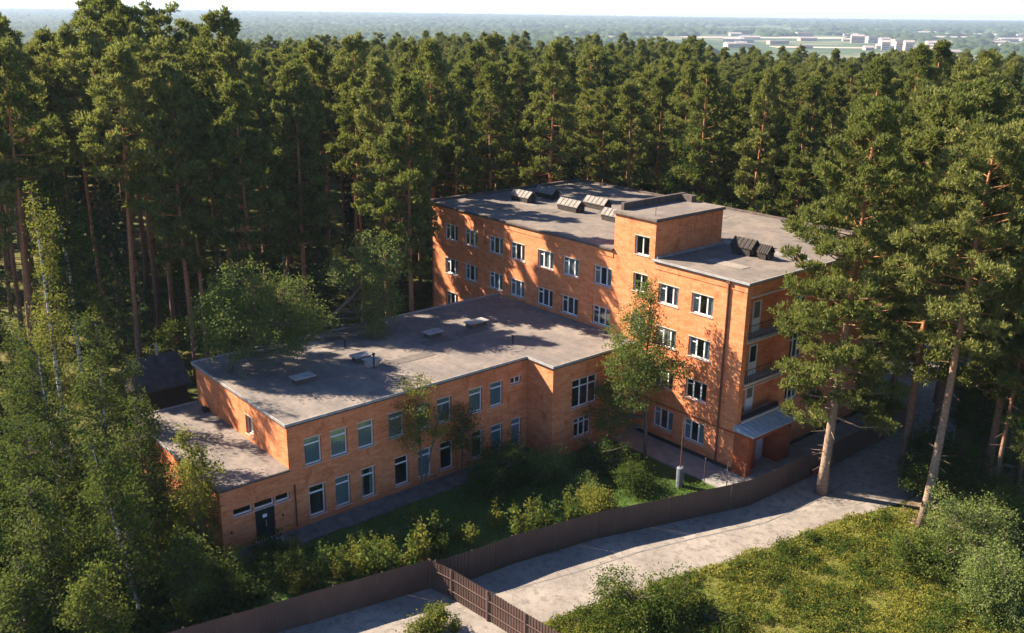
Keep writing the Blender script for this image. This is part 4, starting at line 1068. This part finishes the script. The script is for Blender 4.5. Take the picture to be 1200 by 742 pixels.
# ------------------------------------------------------------------ bushes and young plants
def bush(seed, loc, rad, n, mat, label, leaf=.12, per=34, spread=.26, name='bush'):
    e = empty(name, loc); r_ = np.random.default_rng(seed)
    st = [([(0, 0, 0), (r_.normal(0, rad[0]*.3), r_.normal(0, rad[1]*.3), rad[2]*.9)], [.04, .015]) for _ in range(4)]
    bl = [((r_.normal(0, rad[0]*.42), r_.normal(0, rad[1]*.42), rad[2]*r_.uniform(.4, .8)), tuple(np.array(rad)*r_.uniform(.45, .75)), n//5) for _ in range(5)]
    bl = [(c_, r__, int(n__*2.2)) for c_, r__, n__ in bl]; ms = leafy_meshes(name, seed, st, bl, (BARK_GREY, mat), leaf, per, spread, .3)
    link('stem', ms[0], e); link('foliage', ms[1], e); tag(e, label, 'bush'); return e
bush(501, (-8.9, -13.6, 0), (2.6, 2.2, 2.6), 240, LEAF_DK, 'large dark bush in front of the wing inner corner')
bush(502, (-7.4, -11.4, 0), (1.6, 1.4, 1.8), 90, LEAF_LT, 'greyish bush right of the large dark bush')
bush(503, (-5.8, -7.4, 0), (1.6, 1.6, 2.2), 90, LEAF_DK, 'dark bush under the slender facade tree')
bush(504, (-2.8, -7.4, 0), (1.5, 1.4, 1.2), 80, LEAF, 'green bush by the fence near the grey cylinder')
bush(505, (-4.2, -10.4, 0), (1.4, 1.2, .9), 60, LEAF_LT, 'low spreading bush on lawn before the facade')
bush(506, (-2.6, -11.6, 0), (1.4, 1.3, 1.1), 70, LEAF_YL, 'yellowish low bush against the long fence')
bush(507, (8.3, -17.9, 0), (2.0, 2.4, 1.7), 210, LEAF, 'rounded green bush at the meadow corner by the road')
bush(508, (9.9, -15.6, 0), (1.0, 1.0, .8), 40, LEAF_DK, 'smaller dark bush beside the rounded green bush')
bush(509, (16.8, 1.4, 0), (2.6, 2.6, 3.2), 260, LEAF_LT, 'tall pale leafy bush at the right edge')
bush(510, (19.5, -1.8, 0), (2.6, 2.6, 2.8), 240, LEAF_LT, 'big light green bush in the bottom right corner')
bush(511, (15.2, -1.5, 0), (2.0, 2.0, 1.7), 130, LEAF, 'mid green bush left of the bottom right thicket')
bush(512, (18.0, 6.0, 0), (2.2, 2.2, 2.6), 150, LEAF, 'leafy bush under the pines at right edge')
bush(513, (10.6, 7.6, 0), (1.9, 1.9, 2.6), 130, LEAF_DK, 'dark leafy bush at the road bend under pines')
bush(514, (9.4, 11.0, 0), (1.8, 1.8, 3.2), 130, LEAF_DK, 'tall dark bush behind the road bend')
bush(515, (14.4, 9.6, 0), (1.8, 1.8, 2.0), 100, LEAF_DK, 'dark bush behind the whitish tyre')
bush(516, (1.0, 18.8, 0), (1.4, 1.4, 1.4), 70, LEAF_YL, 'bright low bush past the far end of the block')
bush(517, (1.7, -28.0, 0), (.6, .9, 1.2), 30, LEAF_YL, 'light green bush top showing at bottom centre')
bush(518, (-10.5, -30.6, 0), (1.0, 1.4, 1.1), 60, LEAF_DK, 'dark low bush beside the annex door path')
bush(519, (-9.0, -34.2, 0), (1.6, 1.6, 1.6), 90, LEAF, 'green bush behind the left fence near annex')
bush(520, (-30.5, -24.0, 0), (1.8, 2.0, 2.2), 90, LEAF, 'green bush between the hut and the wing')
bush(521, (-30.0, -4.0, 0), (2.0, 2.0, 2.5), 100, LEAF, 'green bush in the corner behind wing and block')
bush(522, (-16.4, -34.8, 0), (1.6, 1.6, 4.0), 110, LEAF_LT, 'silvery bush against the annex end wall')

def sapling_mesh(seed, mat):
    r_ = np.random.default_rng(seed); m = MB(); C = []
    for k in range(4):
        a = r_.uniform(0, 6.28); h = r_.uniform(.7, 1.25); e = (math.cos(a)*.25, math.sin(a)*.25, h)
        m.tube([(0, 0, 0), (e[0]*.5, e[1]*.5, h*.5), e], [.02, .014, .006], 4, cap=False)
        for s in np.linspace(.3, 1.02, 8): C.append((e[0]*s+r_.normal(0, .05), e[1]*s+r_.normal(0, .05), h*s))
    V, F = leaves(np.array(C), np.full(len(C), .10), 10, .12, r_)
    return m.mesh('stem', BARK_GREY, True), tri_mesh('leaf_mass', V, F, mat)
SAP = [sapling_mesh(600+i, LEAF_YL if i % 2 else LEAF) for i in range(4)]
r = np.random.default_rng(61)
n = 0
for i in range(64):
    t = r.random(); y = -32.5+t*20.5
    x = np.interp(y, [-33, -25, -22, -14, -12], [-6.2, -3.6, -3.2, -1.6, -1.2])-abs(r.normal(0, 1.5))-.3
    if y > -19 and r.random() < .4: continue
    e = place_tree('young_plant', SAP[i % 4], (x, y, 0), r.uniform(0, 6.28), r.uniform(.9, 1.9), 'upright young leafy plant on lawn behind the fence', 'plant', 'young plants behind the fence', 'stem', 'foliage')
for i in range(9):
    place_tree('young_plant', SAP[i % 4], (r.uniform(.9, 2.4), r.uniform(-28.2, -26.6), 0), r.uniform(0, 6.28), r.uniform(.6, 1.3), 'light green young plant in paved yard at bottom centre', 'plant', 'young plants in the paved yard', 'stem', 'foliage')

# understorey saplings in the forest (each a thing) near the edge
cnt = 0
for i in range(900):
    x = r.uniform(-75, 40); y = r.uniform(-45, 60)
    if not in_forest(x, y): continue
    px, py, pz = project((x, y, 2))
    if not (-50 < px < 1250 and 0 < py < 760): continue
    me, H = SM[i % 2]; cnt += 1
    place_tree('forest_shrub', me, (x, y, 0), r.uniform(0, 6.28), r.uniform(.35, 1.0), 'shaded green shrub growing between the forest trunks', 'shrub', 'shrubs between the forest trunks', 'stem', 'foliage')
    if cnt > 130: break

# ------------------------------------------------------------------ grass and weeds (stuff)
from mathutils import noise as mn
def scatter(name, n, area, hfun, dens, mat, label, cat, blades=6, w_=.06):
    r_ = np.random.default_rng(len(name)*7); C = []; Hh = []
    import mathutils.geometry as mg
    xs = [p[0] for p in area]; ys = [p[1] for p in area]
    pa = np.array(area); k = len(pa)
    X = r_.uniform(min(xs), max(xs), n); Y = r_.uniform(min(ys), max(ys), n)
    inside = np.zeros(n, bool); j = k-1
    for i in range(k):
        c = ((pa[i, 1] > Y) != (pa[j, 1] > Y)) & (X < (pa[j, 0]-pa[i, 0])*(Y-pa[i, 1])/(pa[j, 1]-pa[i, 1]+1e-12)+pa[i, 0]); inside ^= c; j = i
    X = X[inside]; Y = Y[inside]
    nz = np.array([mn.noise((x*.55, y*.55, 0))+.5*mn.noise((x*1.9, y*1.9, 5)) for x, y in zip(X, Y)])
    keep = r_.random(len(X)) < dens(nz); X, Y, nz = X[keep], Y[keep], nz[keep]
    H = hfun(nz)*r_.uniform(.6, 1.3, len(X))
    N = len(X); b = blades
    c = np.repeat(np.stack([X, Y, np.zeros(N)], 1), b, 0); hh = np.repeat(H, b)[:, None]
    c[:, :2] += r_.normal(0, .06, (N*b, 2)); c[:, 2] += (r_.random(N*b)*.6*hh[:, 0])
    d = unit(r_.normal(0, .75, (N*b, 3))+np.array([0, 0, .75])); s = unit(np.cross(d, r_.normal(0, 1, (N*b, 3))))*w_*r_.uniform(.6, 1.5, (N*b, 1))
    L = hh*.55
    V = np.stack([c, c+d*L*.5+s, c+d*L, c+d*L*.5-s], 1).reshape(-1, 3)
    o = link(name, tri_mesh(name, V, np.arange(len(V)).reshape(-1, 4), mat)); return tag(o, label, cat, kind='stuff')
MEAD = [(4.7, -22.4), (5.3, -18.2), (6.4, -13.0), (7.0, -9.6), (7.75, -6.4), (8.15, -3.2), (8.25, -1.0), (9.1, 1.6), (9.9, 4.4), (13, 7), (19, 8), (26, 3), (31, -8), (22, -18), (14, -20), (8, -23.5)]
scatter('meadow_weeds', 62000, MEAD, lambda z: np.clip(.19+z*.30, .07, .5), lambda z: np.clip(.85+z*.5, .45, 1), WEED, 'yellow-green weeds and grass covering the sunny meadow', 'weeds', 6, .032)
YRD = [(-1.9, -25), (-1.1, -22.8), (-.85, -20), (.28, -14.1), (1.9, -9.1), (3.5, -3), (-9.6, -2.8), (-9.6, -9), (-10.8, -9.2), (-10.6, -33), (-9, -46), (-6, -46), (-5.2, -40.5), (-3.8, -33.6)]
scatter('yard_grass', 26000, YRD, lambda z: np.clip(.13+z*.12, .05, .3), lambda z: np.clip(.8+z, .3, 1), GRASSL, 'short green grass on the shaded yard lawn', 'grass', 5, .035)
scatter('forest_undergrowth', 26000, [(-80, -50), (-41.8, -37), (-41.8, -23.6), (-29, -23.6), (-27, -1), (-37.5, 0), (-37.5, 24), (-75, 40), (-90, 0)], lambda z: np.clip(.4+z*.5, .15, .9), lambda z: np.clip(.5+z*1.2, .05, 1), FLOORPL, 'low ground plants on the forest floor', 'undergrowth', 6, .08)
scatter('birch_undergrowth', 30000, [(-60, -60), (-6.5, -49), (-4.6, -40), (-4.5, -33.4), (-9, -33), (-26, -33.2), (-42, -37), (-60, -38)], lambda z: np.clip(.55+z*.5, .2, 1.1), lambda z: np.clip(.8+z*.8, .3, 1), LEAF_DK, 'ground plants added dark in place of shade under the left birches', 'undergrowth', 6, .09)  # dark plants added to stand in for shade on this ground
scatter('roadside_undergrowth', 12000, [(10.6, 8), (14, 8.5), (19, 9), (30, 4), (45, 30), (30, 60), (6, 60), (3, 40), (8, 20)], lambda z: np.clip(.35+z*.5, .15, .9), lambda z: np.clip(.35+z*1.2, .05, 1), FLOORPL, 'ground plants under the pines right of the road', 'undergrowth', 6, .07)

def clumps(name, n, box, dens, mat, size, label, hh=.5, test=None):
    r_ = np.random.default_rng(n); C = []
    for i in range(n):
        x = r_.uniform(box[0], box[1]); y = r_.uniform(box[2], box[3])
        if not test(x, y): continue
        v = mn.noise((x*.28, y*.28, 2))+.5*mn.noise((x*.9, y*.9, 7))
        if v < dens: continue
        k = 2+int(5*min(1, v-dens+.2)); h = hh*(.5+1.4*max(0, v-dens))
        for j in range(k): C.append((x+r_.normal(0, .16), y+r_.normal(0, .16), r_.uniform(.1, 1)*h))
    C = np.array(C); V, F = leaves(C, np.full(len(C), .13), 12, size, r_, 1.0)
    return tag(link(name, tri_mesh(name, V, F, mat)), label, 'weeds', kind='stuff')
def in_mead(x, y):
    e = np.interp(y, [-22.4, -18.2, -13, -9.6, -6.4, -3.2, -1, 1.6, 4.4, 8], [4.9, 5.5, 6.6, 7.2, 7.9, 8.4, 8.6, 9.4, 10.2, 12.5])
    return x > e+.25 and y < 8-max(0, x-20)*.5
clumps('green_weed_patches', 5200, (4.5, 30, -22.5, 8), -.02, LEAF, .11, 'darker green leafy weed patches across the meadow', .55, in_mead)
clumps('bright_weed_patches', 5200, (4.5, 30, -22.5, 8), -.25, WEED, .10, 'bright yellowish leafy weeds scattered over the meadow', .32, lambda x, y: in_mead(x, y) and math.sin(x*1.3+y)+math.cos(y*1.7-x) > -.3)
# ------------------------------------------------------------------ far plain: woods and town
def plain_point(px, dist):
    a = math.atan((px-600)/CAM['f']); return CAM['loc'][0]-math.sin(CAM['yaw']-a)*dist, CAM['loc'][1]+math.cos(CAM['yaw']-a)*dist
def far_woods():
    r_ = np.random.default_rng(77); V = []; F = []
    ico = [(0, 0, 1), (.89, 0, .45), (.28, .85, .45), (-.72, .53, .45), (-.72, -.53, .45), (.28, -.85, .45), (1, 0, -.2), (.31, .95, -.2), (-.81, .59, -.2), (-.81, -.59, -.2), (.31, -.95, -.2)]
    fc = [(0, 1, 2), (0, 2, 3), (0, 3, 4), (0, 4, 5), (0, 5, 1)]+[(1+i, 6+i, 6+(i+1) % 5) for i in range(5)]+[(1+i, 6+(i+1) % 5, 1+(i+1) % 5) for i in range(5)]
    ico = np.array(ico); fc = np.array(fc); out = []; fo = []; n = 0
    for i in range(30000):
        px = r_.uniform(-60, 1270); dist = 1200*math.exp(r_.uniform(0, 1)*2.4)
        x, y = plain_point(px, dist)
        s = 7*(1+(dist/1800)**.9)
        v = mn.noise((x*.0011, y*.0011, 3))+.4*mn.noise((x*.004, y*.004, 9))
        town = px > 600 and dist < 4800
        thr = -.35 if not town else .06
        if px > 800 and 1900 < dist < 4900: thr = .16
        if dist > 5200: thr = -.5
        if v < thr: continue
        dg = math.hypot(x-10, y+10); z = float(terrain_z(dg))
        a = math.atan2(y+10, x-10)
        if dg > 4300: z += (14+20*(math.sin(a*5+.4)*.5+.5))*min(1, (dg-4300)/4000)
        P = ico*np.array([s*r_.uniform(.8, 1.9), s*r_.uniform(.8, 1.9), r_.uniform(12, 20)])*(1+.15*r_.normal(0, 1, (11, 1)))
        out.append(P+np.array([x, y, z])); fo.append(fc+n); n += 11
    me = tri_mesh('far_woods', np.concatenate(out), np.concatenate(fo), FARWOOD)
    tag(link('far_woods', me), 'distant blue-green woods spread over the far plain', 'woods', kind='stuff')
def farwood_mat():
    m, t, out = new_mat('far woodland')
    n = noise(t, worldpos(t), .06, 4, .7); geo = t.nodes.new('ShaderNodeNewGeometry')
    v = math_(t, 'ADD', math_(t, 'MULTIPLY', n, .7), math_(t, 'MULTIPLY', geo.outputs['Random Per Island'], .3))
    c = ramp(t, v, [(.3, (.022, .04, .018)), (.7, (.06, .085, .03))]); principled(t, out, c, .9, 0, bump(t, n, 1, 4), .1); return m
FARWOOD = farwood_mat()
far_woods()
TW = simple('pale town wall', (.50, .45, .40), .8, 0, .1, .05); TR = simple('town roof', (.36, .30, .28), .8, 0, .2, .05); TO = simple('ochre town wall', (.55, .36, .26), .8, 0, .1, .05); TWIN = simple('dark town window', (.08, .09, .11), .3, 0, .1, .1)
FIELD = simple('pale bare field', (.42, .33, .25), .95, 0, .15, .01)
def town():
    r_ = np.random.default_rng(5)
    spots = []
    for i in range(64):
        px = r_.uniform(840, 1195); dist = r_.uniform(2150, 4600)
        spots.append((px, dist, r_.uniform(25, 80), r_.uniform(16, 26), r_.uniform(6, 13)))
    spots += [(985, 2850, 44, 18, 26), (1001, 2900, 36, 18, 24), (1016, 2760, 34, 18, 20), (1030, 2700, 34, 18, 20), (1018, 2330, 24, 16, 24), (1034, 2310, 26, 16, 26), (1043, 2290, 22, 16, 26), (640, 2600, 90, 24, 12), (700, 2700, 80, 24, 12), (925, 3600, 75, 24, 18), (1090, 3200, 120, 26, 18), (958, 3900, 90, 26, 16), (1060, 4000, 60, 20, 20)]
    for i, (px, dist, wx, wy, h) in enumerate(spots):
        wx *= .75; h *= .72
        x, y = plain_point(px, dist); z = float(terrain_z(math.hypot(x-10, y+10)))
        e = empty('town_building', (x, y, z-.5), CAM['yaw']+r_.uniform(-.3, .3))
        MB().box(-wx/2, -wy/2, 0, wx/2, wy/2, h).build('wall', [TW, TO, TW][i % 3], e)
        rf_ = MB()
        if i % 2: rf_.box(-wx/2-.5, -wy/2-.5, h+.02, wx/2+.5, wy/2+.5, h+1.2)
        else:
            a, b = wx/2+1, wy/2+1; rf_.poly([(-a, -b, h), (a, -b, h), (a, 0, h+4), (-a, 0, h+4)]); rf_.poly([(a, b, h), (-a, b, h), (-a, 0, h+4), (a, 0, h+4)]); rf_.poly([(a, -b, h), (a, b, h), (a, 0, h+4)]); rf_.poly([(-a, b, h), (-a, -b, h), (-a, 0, h+4)])
        rf_.build('roof', TR, e)
        wb = MB(); nf = max(1, int(h/4))
        for f_ in range(nf):
            zz = 1.5+f_*3.6; wb.box(-wx/2+2, -wy/2-.15, zz, wx/2-2, -wy/2-.02, zz+1.4)
        wb.build('window_band', TWIN, e)
        tag(e, 'small pale building in the far town' if dist < 3200 else 'tiny pale building at far side of the town', 'building', 'nearer town buildings' if dist < 3200 else 'farther town buildings')
    for i, (px, dist, L, W_, a) in enumerate(((1030, 2450, 560, 90, 0), (900, 3300, 620, 160, .1), (1060, 3500, 900, 220, -.1), (1150, 2700, 400, 80, .2), (930, 4300, 900, 300, 0), (650, 2500, 300, 80, 0), (1120, 4600, 1100, 360, .1), (760, 3900, 500, 200, .1))):
        x, y = plain_point(px, dist)
        mb = MB(); mb.box(-L/2, -W_/2, 0, L/2, W_/2, .6+.13*i)
        o = mb.build('bare_field', FIELD, None, (x, y, -40.0), CAM['yaw']+a); tag(o, 'pale bare ground strip in the far plain', 'field', kind='structure')
town()

# ------------------------------------------------------------------ haze
hm = bpy.data.materials.new('thin air haze'); hm.use_nodes = True; hn = hm.node_tree; hn.nodes.clear()
ho = hn.nodes.new('ShaderNodeOutputMaterial'); pv = hn.nodes.new('ShaderNodeVolumePrincipled')
pv.inputs['Color'].default_value = (.62, .78, 1.0, 1); pv.inputs['Density'].default_value = 0.00009; pv.inputs['Anisotropy'].default_value = .2
hn.links.new(pv.outputs[0], ho.inputs['Volume'])
HR = 14900
hz = MB().box(-HR, -HR, -42.5, HR, HR, 48).build('haze', hm)
tag(hz, 'thin blue summer haze over the plain', 'haze', kind='stuff')
